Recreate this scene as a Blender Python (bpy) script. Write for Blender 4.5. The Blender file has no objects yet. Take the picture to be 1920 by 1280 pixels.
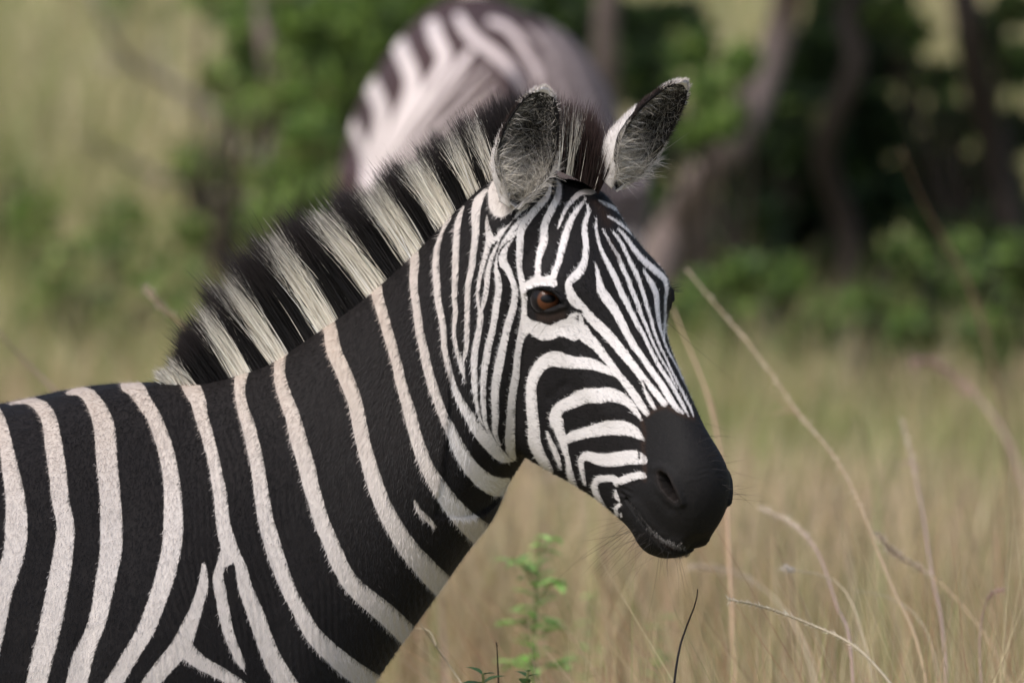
import bpy, bmesh, math, random
import numpy as np
from mathutils import Vector, Matrix

rng = np.random.default_rng(7)
random.seed(7)
scene = bpy.context.scene
col = scene.collection
R = math.radians

# ---------------------------------------------------------------- camera
CAM = np.array([0.0, -18.0, 2.66])
AIM = np.array([0.0, 0.0, 1.36])
LENS, SENSOR = 501.0, 36.0
cd = bpy.data.cameras.new('camera')
cd.lens, cd.sensor_width, cd.clip_start, cd.clip_end = LENS, SENSOR, 0.1, 4000
cam = bpy.data.objects.new('camera', cd)
col.objects.link(cam)
cam.location = CAM
cam.rotation_euler = (Vector(AIM) - Vector(CAM)).to_track_quat('-Z', 'Y').to_euler()
cd.dof.use_dof = True
cd.dof.focus_distance = 17.98
cd.dof.aperture_fstop = 7.6
cd.dof.aperture_blades = 0
scene.camera = cam

# ---------------------------------------------------------------- light
SUN_AZ, SUN_EL = R(-140), R(52)      # azimuth measured from +Y towards +X: the light comes from behind and left of the camera
sun_dir = Vector((math.sin(SUN_AZ) * math.cos(SUN_EL), math.cos(SUN_AZ) * math.cos(SUN_EL), math.sin(SUN_EL)))
world = bpy.data.worlds.new('World')
scene.world = world
world.use_nodes = True
wn, wl = world.node_tree.nodes, world.node_tree.links
sky = wn.new('ShaderNodeTexSky')
sky.sky_type = 'NISHITA'
sky.sun_disc = False
sky.sun_elevation = SUN_EL
sky.sun_rotation = SUN_AZ
sky.dust_density = 3.6
sky.ozone_density = 1.0
sky.air_density = 1.0
wl.new(sky.outputs[0], wn['Background'].inputs[0])
wn['Background'].inputs[1].default_value = 0.15
sl = bpy.data.lights.new('sun', 'SUN')
sl.energy, sl.angle, sl.color = 2.0, R(24), (1.0, 0.965, 0.92)
sun = bpy.data.objects.new('sun', sl)
col.objects.link(sun)
sun.rotation_euler = sun_dir.to_track_quat('Z', 'Y').to_euler()
sun.location = (-6, -8, 12)
scene.view_settings.view_transform = 'Standard'
scene.view_settings.look = 'None'
scene.view_settings.gamma = 1.0
scene.view_settings.exposure = 0.42
scene.render.engine = 'CYCLES'
scene.cycles.use_denoising = True
scene.cycles.max_bounces = 6
scene.cycles.transparent_max_bounces = 8

# ---------------------------------------------------------------- pixel -> place helpers
FWD = (AIM - CAM) / np.linalg.norm(AIM - CAM)
RIGHT = np.array([1.0, 0, 0])
UP = np.cross(RIGHT, FWD)
KPX = SENSOR / LENS / 1920.0


def P(px, py, y=0.0):
    """Point of the vertical plane Y = y that stands behind photo pixel (px, py)."""
    d = FWD + RIGHT * ((px - 960) * KPX) - UP * ((py - 640) * KPX)
    return CAM + d * ((y - CAM[1]) / d[1])


def G(px, py):
    """Point of the ground behind a photo pixel."""
    d = FWD + RIGHT * ((px - 960) * KPX) - UP * ((py - 640) * KPX)
    return CAM + d * (-CAM[2] / d[2])


def pix(v):
    """Photo pixel of world points (N,3)."""
    q = np.asarray(v) - CAM
    z = q @ FWD
    return np.stack([960 + (q @ RIGHT) / z / KPX, 640 - (q @ UP) / z / KPX], -1)


# ---------------------------------------------------------------- object helpers
def tag(o, label=None, cat=None, group=None, kind=None):
    if label: o['label'] = label
    if cat: o['category'] = cat
    if group: o['group'] = group
    if kind: o['kind'] = kind
    return o


def empty(name, loc, label=None, cat=None, group=None):
    o = bpy.data.objects.new(name, None)
    col.objects.link(o)
    o.location = tuple(map(float, loc))
    o.empty_display_size = 0.1
    return tag(o, label, cat, group)


def mesh_from(name, verts, faces, mat=None, smooth=True, attrs=None, uvcol=None):
    """verts (N,3) array, faces = (M,k) int array or list of lists."""
    me = bpy.data.meshes.new(name)
    verts = np.asarray(verts, dtype=np.float32)
    if isinstance(faces, np.ndarray):
        m, k = faces.shape
        me.vertices.add(len(verts))
        me.vertices.foreach_set('co', verts.ravel())
        me.loops.add(m * k)
        me.loops.foreach_set('vertex_index', faces.astype(np.int32).ravel())
        me.polygons.add(m)
        me.polygons.foreach_set('loop_start', np.arange(0, m * k, k, dtype=np.int32))
        me.update(calc_edges=True)
        me.validate()
    else:
        me.from_pydata([tuple(map(float, v)) for v in verts], [], [list(map(int, f)) for f in faces])
        me.update()
    if smooth:
        me.polygons.foreach_set('use_smooth', np.ones(len(me.polygons), dtype=bool))
    if mat: me.materials.append(mat)
    for an, arr in (attrs or {}).items():
        arr = np.asarray(arr, dtype=np.float32)
        if arr.ndim == 1:
            a = me.attributes.new(an, 'FLOAT', 'POINT')
            a.data.foreach_set('value', arr)
        else:
            a = me.attributes.new(an, 'FLOAT_COLOR', 'POINT')
            if arr.shape[1] == 3: arr = np.c_[arr, np.ones(len(arr), np.float32)]
            a.data.foreach_set('color', arr.ravel())
    return me


def link(name, me, parent=None, shift=True):
    """Link a mesh whose vertices are in world space; under a parent they are kept relative to its origin."""
    o = bpy.data.objects.new(name, me)
    col.objects.link(o)
    if parent is not None:
        if shift: me.transform(Matrix.Translation(-Vector(parent.location)))
        o.parent = parent
    return o


def spline(t, pts, tt):
    """Natural cubic spline through pts (n,...) at parameters t, sampled at tt."""
    t = np.asarray(t, float); pts = np.asarray(pts, float); tt = np.asarray(tt, float)
    n = len(t); sh = pts.shape[1:]
    y = pts.reshape(n, -1); h = np.diff(t)
    A = np.zeros((n, n)); b = np.zeros_like(y)
    A[0, 0] = A[-1, -1] = 1
    for i in range(1, n - 1):
        A[i, i - 1], A[i, i], A[i, i + 1] = h[i - 1], 2 * (h[i - 1] + h[i]), h[i]
        b[i] = 6 * ((y[i + 1] - y[i]) / h[i] - (y[i] - y[i - 1]) / h[i - 1])
    m = np.linalg.solve(A, b)
    k = np.clip(np.searchsorted(t, tt) - 1, 0, n - 2)
    hk = h[k][:, None]; a = (t[k + 1] - tt)[:, None] / hk; c = (tt - t[k])[:, None] / hk
    out = a * y[k] + c * y[k + 1] + ((a ** 3 - a) * m[k] + (c ** 3 - c) * m[k + 1]) * hk ** 2 / 6
    return out.reshape((len(tt),) + sh)


def chord(pts):
    pts = np.asarray(pts, float)
    return np.r_[0, np.cumsum(np.linalg.norm(np.diff(pts, axis=0), axis=1))]


def grid_faces(n, m, wrap=False):
    """Quads of an n x m vertex grid (wrap closes the second direction)."""
    i = np.arange(n - 1)[:, None]; j = np.arange(m if wrap else m - 1)[None, :]
    j2 = (j + 1) % m
    return np.stack([i * m + j, i * m + j2, (i + 1) * m + j2, (i + 1) * m + j], -1).reshape(-1, 4)


def closed_loft(rings):
    """Rings (n,m,3) -> verts, faces (lists) with both ends capped by a centre vertex."""
    n, m, _ = rings.shape
    v = np.concatenate([rings.reshape(-1, 3), rings[0].mean(0)[None], rings[-1].mean(0)[None]])
    f = [tuple(q) for q in grid_faces(n, m, True)]
    a, b = n * m, n * m + 1
    for j in range(m):
        f.append((a, (j + 1) % m, j))
        f.append((b, (n - 1) * m + j, (n - 1) * m + (j + 1) % m))
    return v, f


def tube(pts, radii, m=14, flat=1.0):
    """Tapered closed tube along a polyline (smoothed)."""
    pts = np.asarray(pts, float); radii = np.asarray(radii, float)
    t = chord(pts); tt = np.linspace(0, t[-1], max(8, len(pts) * 6))
    c = spline(t, pts, tt); r = np.interp(tt, t, radii)
    d = np.gradient(c, axis=0); d /= np.linalg.norm(d, axis=1)[:, None]
    ref = np.array([0, 1.0, 0]) if abs(d[0][1]) < .9 else np.array([1.0, 0, 0])
    a = np.cross(d, ref); a /= np.linalg.norm(a, axis=1)[:, None]
    b = np.cross(d, a)
    ang = np.linspace(0, 2 * np.pi, m, endpoint=False)
    rings = c[:, None] + r[:, None, None] * (a[:, None] * np.cos(ang)[None, :, None] + b[:, None] * flat * np.sin(ang)[None, :, None])
    return closed_loft(rings)


# ---------------------------------------------------------------- zebra anatomy
HEAD_ST = {  # distance from the poll (cm): half outline from the forehead line round to the jaw line, (dorsal, lateral) cm
    -3: [(-2.5, 0), (-2.8, 2), (-4, 4), (-6.5, 5.5), (-9, 6), (-12.5, 5.8), (-16.5, 5.0), (-19, 3), (-19.5, 0)],
    0: [(-.6, 0), (-.8, 2.6), (-2, 4.9), (-5, 6.8), (-9, 7.4), (-14, 7.2), (-19.5, 6.5), (-23, 4), (-23.5, 0)],
    4: [(.1, 0), (-.1, 2.9), (-1.4, 5.4), (-4.6, 7.5), (-9.5, 8.2), (-16, 8.3), (-22.5, 7.6), (-26.5, 4.8), (-27.2, 0)],
    9: [(.5, 0), (.3, 3.1), (-.8, 5.9), (-3.4, 8.3), (-8.5, 8.8), (-15.5, 9.0), (-22.8, 8.6), (-28, 6), (-29, 0)],
    14: [(.7, 0), (.5, 3.2), (-.3, 6.2), (-2.4, 8.7), (-7, 9.2), (-13.5, 9.0), (-21.5, 8.8), (-27.5, 6.6), (-28.6, 0)],
    20: [(.4, 0), (.2, 2.2), (-.8, 4.1), (-3.2, 6.1), (-7.2, 7.8), (-12.5, 8.4), (-19.8, 8.5), (-25.6, 6.8), (-27.2, 0)],
    27: [(.2, 0), (0, 1.6), (-.9, 2.9), (-3, 4.4), (-6.6, 6.0), (-11.5, 7.0), (-17.4, 7.2), (-22.4, 5.6), (-24, 0)],
    34: [(.4, 0), (.2, 1.3), (-.5, 2.3), (-2.3, 3.4), (-5.4, 4.6), (-9.8, 5.6), (-14.8, 5.8), (-18.6, 4.4), (-19.8, 0)],
    40: [(.5, 0), (.3, 1.4), (-.4, 2.4), (-2, 3.5), (-5, 4.5), (-8.8, 5.0), (-12.6, 4.9), (-16, 3.6), (-17, 0)],
    44.5: [(.2, 0), (-.1, 1.6), (-.8, 3.0), (-2.5, 4.3), (-5.2, 5.1), (-8.3, 5.0), (-11.4, 4.5), (-15, 3.1), (-16, 0)],
    47.5: [(-1.3, 0), (-1.6, 1.4), (-2.3, 2.6), (-3.8, 3.6), (-6, 4.1), (-8.8, 4.0), (-11.6, 3.7), (-15, 2.7), (-16.2, 0)],
    49.4: [(-3.8, 0), (-4, 1.2), (-4.5, 2.0), (-5.6, 2.7), (-7.4, 3.0), (-9.4, 2.9), (-11.4, 2.6), (-13.8, 1.8), (-14.8, 0)],
    50.6: [(-6.4, 0), (-6.5, .8), (-6.8, 1.4), (-7.4, 1.8), (-8.4, 2.0), (-9.6, 1.9), (-10.8, 1.6), (-12, 1.0), (-12.6, 0)],
}


LIP_SLANT = .14


def head_rings(n=90, m=40):
    """Head-space rings (u forward, v up, w sideways), metres."""
    us = np.array(sorted(HEAD_ST)); ctl = np.array([HEAD_ST[k] for k in sorted(HEAD_ST)], float)
    tt = np.linspace(us[0], us[-1], n)
    sec = spline(us, ctl, tt)                                   # n,9,2
    half = []
    for s in sec:
        full = np.concatenate([s, (s * [1, -1])[-2:0:-1], s[:1]])
        t = chord(full)
        # periodic-ish: pad three points on both ends
        pp = np.concatenate([full[-4:-1], full, full[1:4]])
        tp = np.concatenate([t[-4:-1] - t[-1], t, t[1:4] + t[-1]])
        half.append(spline(tp, pp, np.linspace(0, t[-1], m, endpoint=False)))
    sec = np.array(half)
    rings = np.zeros((n, m, 3))
    rings[..., 0] = tt[:, None]; rings[..., 1:] = sec
    k = np.clip((tt - 41) / 8, 0, 1)[:, None]                   # the lips slant back towards the chin
    rings[..., 0] += k * k * (3 - 2 * k) * np.minimum(rings[..., 1] + 4.5, 0) * LIP_SLANT
    return rings / 100.0


def head_frame(theta, phi, right, fwd, up, roll=0.0):
    """Rows: nose direction, forehead direction, left-side direction of a head turned by theta towards the viewer and pitched down by phi."""
    ct, st, cp, sp = math.cos(theta), math.sin(theta), math.cos(phi), math.sin(phi)
    u = right * cp * ct - fwd * cp * st - up * sp
    v = right * sp * ct - fwd * sp * st + up * cp
    w = -right * st - fwd * ct
    return np.array([u, v, w])


def trunk_rings(sections, m=44, n=120):
    """sections: (top point, bottom point, half width, top narrowing, squareness) -> rings of an egg-shaped trunk."""
    top = np.array([s[0] for s in sections]); bot = np.array([s[1] for s in sections])
    par = np.array([s[2:] for s in sections], float)
    mid = (top + bot) / 2
    t = chord(mid); tt = np.linspace(0, t[-1], n)
    T = spline(t, top, tt); B = spline(t, bot, tt); Q = spline(t, par, tt)
    ang = np.linspace(0, 2 * np.pi, m, endpoint=False)
    C = (T + B) / 2; V = (T - B) / 2
    ca, sa = np.cos(ang), np.sin(ang)
    wid = Q[:, 0:1] * np.sign(sa)[None] * np.abs(sa)[None] ** Q[:, 2:3] * (1 - Q[:, 1:2] * ca[None])
    rings = C[:, None] + V[:, None] * ca[None, :, None]
    d = np.gradient(C, axis=0)
    side = np.cross(V, d); side /= np.linalg.norm(side, axis=1)[:, None]
    return rings + side[:, None] * wid[..., None]


def leg(hip, pts_rel, radii, ground_flat=1.0):
    pts = [np.array(hip) + np.array(p) for p in pts_rel]
    return tube(pts, radii, 16)


FORE = ([(0, 0, 0), (.01, .01, -.17), (.03, 0, -.36), (.015, 0, -.45), (.0, 0, -.62), (-.005, 0, -.70), (.035, 0, -.775), (.045, 0, -.80)],
        [.090, .085, .060, .05, .036, .044, .036, .045])
HIND = ([(0, 0, 0), (.05, .01, -.20), (.09, .01, -.36), (-.03, 0, -.50), (-.10, 0, -.58), (-.075, 0, -.78), (-.065, 0, -.86), (-.02, 0, -.935), (-.01, 0, -.965)],
        [.17, .16, .115, .075, .052, .040, .046, .037, .047])


def union_remesh(shells, voxel):
    """Join closed shells into one skin."""
    V, F, o = [], [], 0
    for v, f in shells:
        V.append(v); F += [tuple(i + o for i in q) for q in f]; o += len(v)
    me = bpy.data.meshes.new('tmp'); me.from_pydata([tuple(map(float, p)) for p in np.concatenate(V)], [], F); me.update()
    bm = bmesh.new(); bm.from_mesh(me)
    bmesh.ops.recalc_face_normals(bm, faces=bm.faces)
    bm.to_mesh(me); bm.free()
    ob = bpy.data.objects.new('tmp', me); col.objects.link(ob)
    md = ob.modifiers.new('r', 'REMESH'); md.mode = 'VOXEL'; md.voxel_size = voxel
    dg = bpy.context.evaluated_depsgraph_get()
    out = bpy.data.meshes.new_from_object(ob.evaluated_get(dg))
    bpy.data.objects.remove(ob); bpy.data.meshes.remove(me)
    return out


def get_co(me):
    a = np.empty(len(me.vertices) * 3, np.float32); me.vertices.foreach_get('co', a)
    return a.reshape(-1, 3).astype(float)


def set_co(me, v):
    me.vertices.foreach_set('co', np.asarray(v, np.float32).ravel()); me.update()


def get_no(me):
    a = np.empty(len(me.vertices) * 3, np.float32); me.vertices.foreach_get('normal', a)
    return a.reshape(-1, 3).astype(float)


def edges_of(me):
    e = np.empty(len(me.edges) * 2, np.int32); me.edges.foreach_get('vertices', e)
    return e.reshape(-1, 2)


def smooth_co(v, e, it, weight=None, lam=.5):
    n = len(v); deg = np.bincount(e.ravel(), minlength=n).astype(float)[:, None]
    for k in range(it):
        for sgn in (lam, -lam * 1.03):
            acc = np.stack([np.bincount(e[:, 0], v[e[:, 1], i], n) + np.bincount(e[:, 1], v[e[:, 0], i], n) for i in range(3)], 1)
            d = (acc / deg - v) * sgn
            v = v + (d if weight is None else d * weight[:, None])
    return v


def subdivide_where(me, mask):
    """Split once every face all of whose corners are masked."""
    bm = bmesh.new(); bm.from_mesh(me); bm.verts.ensure_lookup_table()
    es = [e for e in bm.edges if mask[e.verts[0].index] and mask[e.verts[1].index]]
    bmesh.ops.subdivide_edges(bm, edges=es, cuts=1, use_grid_fill=True)
    bm.to_mesh(me); bm.free(); me.update()

# ---------------------------------------------------------------- the coat chart: centre lines of the white stripes, (x, y, width) in photo pixels
WHITE = [
 # head, from the neck forward
 [(840,408,12),(830,432,6),(820,464,10),(817,500,13),(819,530,13),(821,560,12),(828,596,12),(832,626,11),(833,650,11),(838,674,10),(843,694,10),(850,720,10),(858,742,13),(870,764,16),(884,786,20),(897,808,22),(914,828,24),(932,848,22),(948,860,16),(960,862,6)],
 [(869,388,4),(860,412,11),(856,442,12),(855,470,12),(854,500,12),(853,530,11),(852,560,9),(854,586,9),(852,606,7),(852,630,7),(855,650,7),(860,668,9),(866,686,12),(869,702,6),(874,718,2)],
 [(912,356,6),(898,374,17),(892,400,17),(892,426,14),(891,450,12),(888,470,12),(885,500,11),(880,520,11),(877,550,10),(876,590,10),(876,616,9),(875,638,9),(873,658,8),(869,674,5)],
 [(913,406,3),(914,424,8),(918,446,14),(914,466,10),(909,484,9),(903,504,8),(899,524,7),(896,542,7),(896,560,7),(900,578,8),(901,588,11),(899,610,11),(895,634,11),(890,662,13),(889,690,12),(890,720,11),(892,746,8),(895,766,6),(900,784,4),(906,798,2)],
 [(934,446,10),(932,458,7),(924,478,7),(918,496,8),(914,520,9),(912,542,9),(908,564,8),(902,580,8)],
 [(990,386,6),(966,404,9),(950,422,10),(938,440,11),(928,452,12),(918,446,10)],
 [(982,408,5),(966,424,8),(954,442,9),(944,454,8),(936,466,4),(930,486,6),(930,504,8),(933,518,11),(935,534,12),(934,552,12),(931,570,12),(929,585,12),(926,604,11),(922,624,12),(916,646,13),(912,670,13),(908,694,12),(906,720,11),(906,750,10),(908,776,9),(911,796,6),(920,816,5),(932,834,4),(948,852,3)],
 [(966,436,6),(958,450,7),(950,460,9),(943,474,16),(943,492,17),(952,506,13),(960,524,10),(966,544,11),(965,560,12),(961,582,13),(954,604,14),(949,624,13),(944,646,14),(938,674,16),(933,700,16),(929,726,15),(928,750,14),(929,780,13),(928,800,11),(930,818,7),(938,834,4)],
 [(1032,342,3),(1028,364,9),(1016,380,13),(1000,398,14),(984,418,15),(976,436,14),(975,458,13),(974,480,12),(974,502,9),(977,520,11),(981,540,12),(983,556,11),(983,580,9),(982,600,12),(980,620,16),(974,644,12),(970,670,12),(968,694,13),(964,720,14),(960,746,14),(958,776,15),(957,800,17),(956,824,19),(958,844,18),(963,858,10)],
 [(1045,336,6),(1048,350,9),(1045,370,12),(1036,390,13),(1026,410,13),(1020,430,14),(1020,450,15),(1015,468,14),(1010,486,11),(1009,504,10),(1008,520,12)],
 [(984,538,13),(998,531,17),(1010,527,20),(1022,528,18),(1032,526,20),(1038,531,15)],
 [(1098,372,4),(1090,384,6),(1078,400,9),(1068,420,11),(1061,440,13),(1056,458,13),(1051,478,12),(1046,496,11),(1039,514,12),(1036,526,12)],
 [(1046,428,3),(1051,416,5),(1058,398,6),(1068,382,7),(1080,368,9),(1094,360,10),(1108,360,10),(1118,358,5)],
 [(1090,338,5),(1102,342,5),(1114,352,4),(1120,360,2)],
 [(1098,380,2),(1104,392,6),(1100,410,8),(1096,430,10),(1098,450,11),(1099,470,11),(1096,490,12),(1088,508,16),(1076,520,16),(1066,532,12),(1068,544,14),(1076,562,20),(1090,576,16),(1106,594,17),(1124,612,19),(1144,632,19),(1162,654,18),(1178,674,16),(1194,694,14.4),(1206,710,13.6),(1220,728,15.3),(1234,744,15.3),(1246,757,11.9)],
 [(1206,716,6),(1212,734,8),(1220,752,9),(1228,766,6)],
 [(1092,620,26),(1100,632,24),(1116,646,18),(1132,666,15),(1148,686,13),(1160,702,12),(1176,722,14),(1192,744,15),(1204,762,14),(1214,776,9)],
 # cheek arches
 [(1034,884,8),(1026,873,16),(1016,860,20),(1008,844,22),(1002,826,24),(1001,804,22),(999,782,21),(997,760,20),(996,740,19),(997,720,19),(1003,702,21),(1013,686,23),(1026,676,26),(1044,673,30),(1060,677,26),(1080,680,22),(1100,681,22),(1120,686,19),(1138,694,14),(1154,702,9),(1160,706,8)],
 [(1203,787,4),(1194,774,9),(1184,760,14),(1172,750,18),(1160,744,23),(1140,740,27),(1120,742,28),(1098,742,28),(1076,752,25),(1054,762,22),(1042,776,21),(1044,792,25),(1049,806,19),(1053,820,16),(1057,832,14),(1059,842,12),(1062,852,9),(1065,864,9),(1067,878,11),(1071,896,13),(1078,914,13),(1088,928,10)],
 [(1056,828,14),(1062,824,16),(1080,816,20),(1100,811,20),(1120,806,24),(1140,802,27),(1160,802,28),(1176,804,26),(1190,810,20),(1200,818,12),(1207,824,5)],
 [(1098,910,3),(1094,896,7),(1091,880,9),(1090,862,12),(1098,855,16),(1114,858,20),(1132,862,24),(1152,861,26),(1172,858,27),(1190,857,27),(1203,861,20),(1209,864,10)],
 [(1136,953,5),(1126,942,11),(1118,926,12),(1115,910,12),(1120,900,13),(1136,897,13),(1152,898,12),(1161,902,13),(1172,898,15),(1188,893,14),(1205,891,13),(1209,893,8)],
 [(1154,902,9),(1156,909,7)], [(1154,920,4),(1156,930,8),(1161,938,5)], [(1162,946,7),(1155,952,8),(1156,962,6),(1158,968,4)], [(1164,963,4),(1165,968,3)],
 [(1026,810,5),(1032,826,8),(1040,844,10),(1046,860,9),(1050,872,6),(1052,880,3)],
 # forehead
 [(1118,410,3),(1118,430,5),(1122,450,6),(1128,470,7),(1138,490,9),(1148,510,11),(1156,526,11),(1164,546,11),(1174,566,11),(1180,578,10),(1186,590,10),(1197,612,9),(1208,630,6.8),(1217,650,6.8),(1227,670,6.8),(1238,690,6.8),(1252,710,7.5),(1264,730,7.5),(1275,750,6.8),(1286,770,5.2),(1291,780,3.0)],
 [(1116,494,2),(1120,510,7),(1124,530,11),(1128,546,17),(1136,558,19),(1148,574,17),(1158,590,16),(1170,614,14),(1178,630,13),(1190,650,13),(1205,670,10.4),(1218,690,11.2),(1233,710,11.2),(1246,730,12.0),(1258,750,12.0),(1272,768,9.6),(1280,774,4.8)],
 [(1130,430,3),(1140,448,4),(1150,466,5),(1160,482,6),(1166,500,8),(1176,520,8),(1184,542,8),(1194,566,8),(1200,584,8),(1205,596,6.0),(1212,612,6.0),(1220,632,5.2),(1228,650,4.5),(1238,670,3.8),(1250,690,3.8),(1262,712,3.8),(1270,728,2.2)],
 [(1150,436,4),(1164,454,6),(1174,474,7),(1184,496,8),(1194,516,9),(1202,538,6.8),(1210,562,6.8),(1215,582,6.0),(1219,592,6.0),(1224,612,6.0),(1230,630,5.2),(1238,650,4.5),(1248,670,3.8),(1257,690,3.8),(1267,710,3.8),(1277,730,4.5),(1287,750,4.5),(1297,770,3.8),(1300,780,1.5)],
 [(1160,430,4),(1174,446,7),(1188,466,9),(1202,484,11),(1220,500,12),(1236,514,12),(1246,524,10),(1250,540,7),(1248,560,5),(1247,582,4),(1246,616,5),(1245,634,4),(1248,650,3)],
 [(1207,508,4),(1216,522,8),(1224,536,11),(1230,550,10),(1232,570,9),(1235,600,7),(1240,622,5),(1246,640,4),(1254,660,3.5),(1265,680,3),(1278,706,3),(1291,730,3),(1303,754,3)],
 [(1124,376,4),(1140,384,8),(1160,396,7),(1170,408,4)],
 [(1140,406,4),(1160,418,5),(1178,432,5),(1196,448,5),(1212,462,4),(1228,478,3),(1240,490,3)],
 # trunk and neck
 [(-40,740,14),(-12,762,16),(0,783,18),(9,821,22),(19,877,31),(28,928,36),(31,985,42),(24,1046,40),(9,1092,38),(-7,1158,40),(-20,1219,40),(-40,1290,40),(-60,1400,38),(-80,1560,30)],
 [(20,757,5),(50,752,10),(70,757,22),(83,768,28),(95,797,29),(102,844,33),(109,891,33),(115,947,32),(123,985,33),(121,1017,35),(116,1055,38),(108,1102,40),(99,1149,41),(89,1196,40),(77,1242,40),(69,1280,38),(52,1340,38),(30,1440,34),(20,1560,26)],
 [(128,737,8),(148,733,16),(163,738,26),(178,757,31),(187,774,36),(195,797,39),(199,844,40),(203,891,39),(207,938,39),(209,985,42),(208,1031,41),(200,1078,38),(191,1125,34),(180,1172,32),(166,1205,33),(158,1224,37),(150,1252,40),(144,1280,39),(128,1340,38),(105,1440,34),(90,1560,26)],
 [(240,722,28),(254,728,34),(268,750,28),(285,774,27),(295,797,27),(304,821,29),(311,844,29),(318,877,30),(323,914,31),(325,961,36),(324,1008,37),(318,1046,36),(310,1078,36),(300,1111,34),(286,1149,33),(270,1186,31),(250,1219,30),(236,1242,30),(214,1280,31),(180,1330,31),(140,1400,28)],
 [(355,715,34),(363,734,33),(371,750,29),(376,774,25),(383,797,24),(390,821,23),(396,844,22),(402,868,22),(406,891,23),(411,914,25),(416,961,25),(425,1008,29),(430,1034,32),(425,1046,28)],
 [(420,1040,20),(416,1055,18),(409,1078,18),(411,1097,22),(416,1125,21),(420,1149,22),(425,1172,20),(432,1196,19),(442,1219,18),(451,1240,15),(456,1250,9)],
 [(438,1030,20),(445,1046,17),(452,1063,21),(459,1098,26),(472,1132,30),(485,1166,31),(497,1201,32),(511,1235,35),(531,1270,37),(560,1310,36),(600,1360,36)],
 [(382,1057,7),(382,1078,15),(380,1102,21),(373,1125,21),(365,1149,25),(356,1172,30),(346,1196,34),(336,1214,36),(322,1232,35),(306,1250,33),(290,1270,32),(262,1310,32),(220,1370,30)],
 [(348,1216,34),(372,1238,26),(398,1253,24),(425,1268,22),(455,1290,24),(500,1340,26)],
 [(453,700,24),(450,720,21),(450,738,19),(453,755,20),(457,772,22),(465,795,25),(470,815,25),(476,840,25),(483,874,26),(488,909,26),(493,943,28),(499,977,29),(509,1012,30),(519,1046,31),(532,1081,28),(546,1115,26),(565,1149,27),(584,1184,30),(598,1201,32),(616,1218,34),(635,1235,36),(658,1254,38),(690,1275,39),(730,1300,40)],
 [(530,655,24),(525,672,20),(524,693,20),(526,714,23),(533,738,25),(539,755,26),(546,772,27),(551,789,28),(560,824,31),(568,850,31),(575,874,31),(583,909,30),(593,943,28),(603,977,29),(618,1012,29),(632,1046,31),(648,1078,31),(663,1098,33),(680,1114,35),(693,1125,37),(715,1143,38),(737,1162,39),(758,1183,39),(780,1204,40)],
 [(612,600,26),(619,617,25),(625,652,28),(639,686,28),(654,721,28),(666,755,27),(673,789,27),(680,824,27),(685,845,27),(693,874,28),(704,909,30),(717,943,30),(734,977,32),(755,1012,35),(772,1036,37),(790,1056,39),(815,1083,42),(838,1104,44)],
 [(700,520,26),(704,535,23),(708,556,21),(716,583,20),(724,611,19),(731,635,19),(738,659,18),(745,686,19),(751,714,19),(758,738,20),(768,772,23),(777,807,23),(787,841,24),(800,874,25),(821,909,29),(845,944,33),(868,970,38),(890,990,43),(905,1002,46)],
 [(772,462,22),(777,480,17),(776,514,16),(777,549,14),(782,583,15),(786,617,15),(794,652,16),(801,686,17),(811,721,17),(819,745,17),(832,780,17),(842,800,19),(852,822,22),(865,848,26),(878,870,28),(893,888,30),(912,904,34),(930,912,36),(948,912,34)],
 [(778,940,6),(786,957,9),(803,974,10),(815,988,7)],
]
WHITE_POLY = [
 [(975,616),(985,590),(992,596),(1000,602),(1012,604),(1024,608),(1032,610),(1042,604),(1052,600),(1060,596),(1068,590),(1078,584),(1088,588),(1092,594),(1095,606),(1099,618),(1108,632),(1112,646),(1098,638),(1084,636),(1076,640),(1064,634),(1050,630),(1038,636),(1026,638),(1012,637),(1002,631),(992,624),(985,632),(975,650)],
 [(915,354),(916,386),(926,404),(940,408),(956,400),(972,388),(990,372),(960,340),(930,330)],
 [(1062,558),(1068,548),(1080,556),(1092,572),(1088,580),(1072,572)],
]
BLACK = [  # dark marks that lie over the white
 [(916,396,6),(922,412,14),(930,420,20),(942,418,20),(954,410,15),(966,396,8),(982,385,4)],
 [(932,452,3),(926,462,4),(918,476,4),(910,500,4),(905,530,5),(903,556,4),(903,568,2)],
 [(980,398,3),(962,416,4),(946,438,4),(938,454,4),(932,470,3),(926,492,4),(922,520,5)],
 [(964,446,2),(950,456,3),(938,470,3),(933,484,3),(936,504,4),(944,514,4)],
 [(1198,838,4),(1198,850,4),(1199,860,3)],
 [(993,566,3),(993,580,3),(995,592,4),(1001,600,4),(1009,600,4)],
 [(1084,592,4),(1084,600,3)],
 [(1207,714,2),(1213,728,5),(1224,744,6),(1234,758,8)],
]
BLACK_POLY = [
 [(986,549),(996,541),(1010,537),(1024,536),(1038,539),(1047,549),(1054,558),(1062,567),(1074,576),(1090,581),(1094,588),(1082,586),(1070,588),(1062,598),(1052,600),(1042,606),(1032,609),(1020,604),(1008,601),(1009,588),(1006,578),(1000,572),(994,562)],
]


def seg_dist(q, line):
    """Signed distance (positive inside) of points q (N,2) to a stripe of varying width."""
    best = np.full(len(q), -1e9)
    for (x0, y0, w0), (x1, y1, w1) in zip(line[:-1], line[1:]):
        dx, dy = x1 - x0, y1 - y0
        t = np.clip(((q[:, 0] - x0) * dx + (q[:, 1] - y0) * dy) / max(dx * dx + dy * dy, 1e-6), 0, 1)
        d = (w0 + (w1 - w0) * t) / 2 - np.hypot(q[:, 0] - x0 - t * dx, q[:, 1] - y0 - t * dy)
        best = np.maximum(best, d)
    return best


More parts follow.
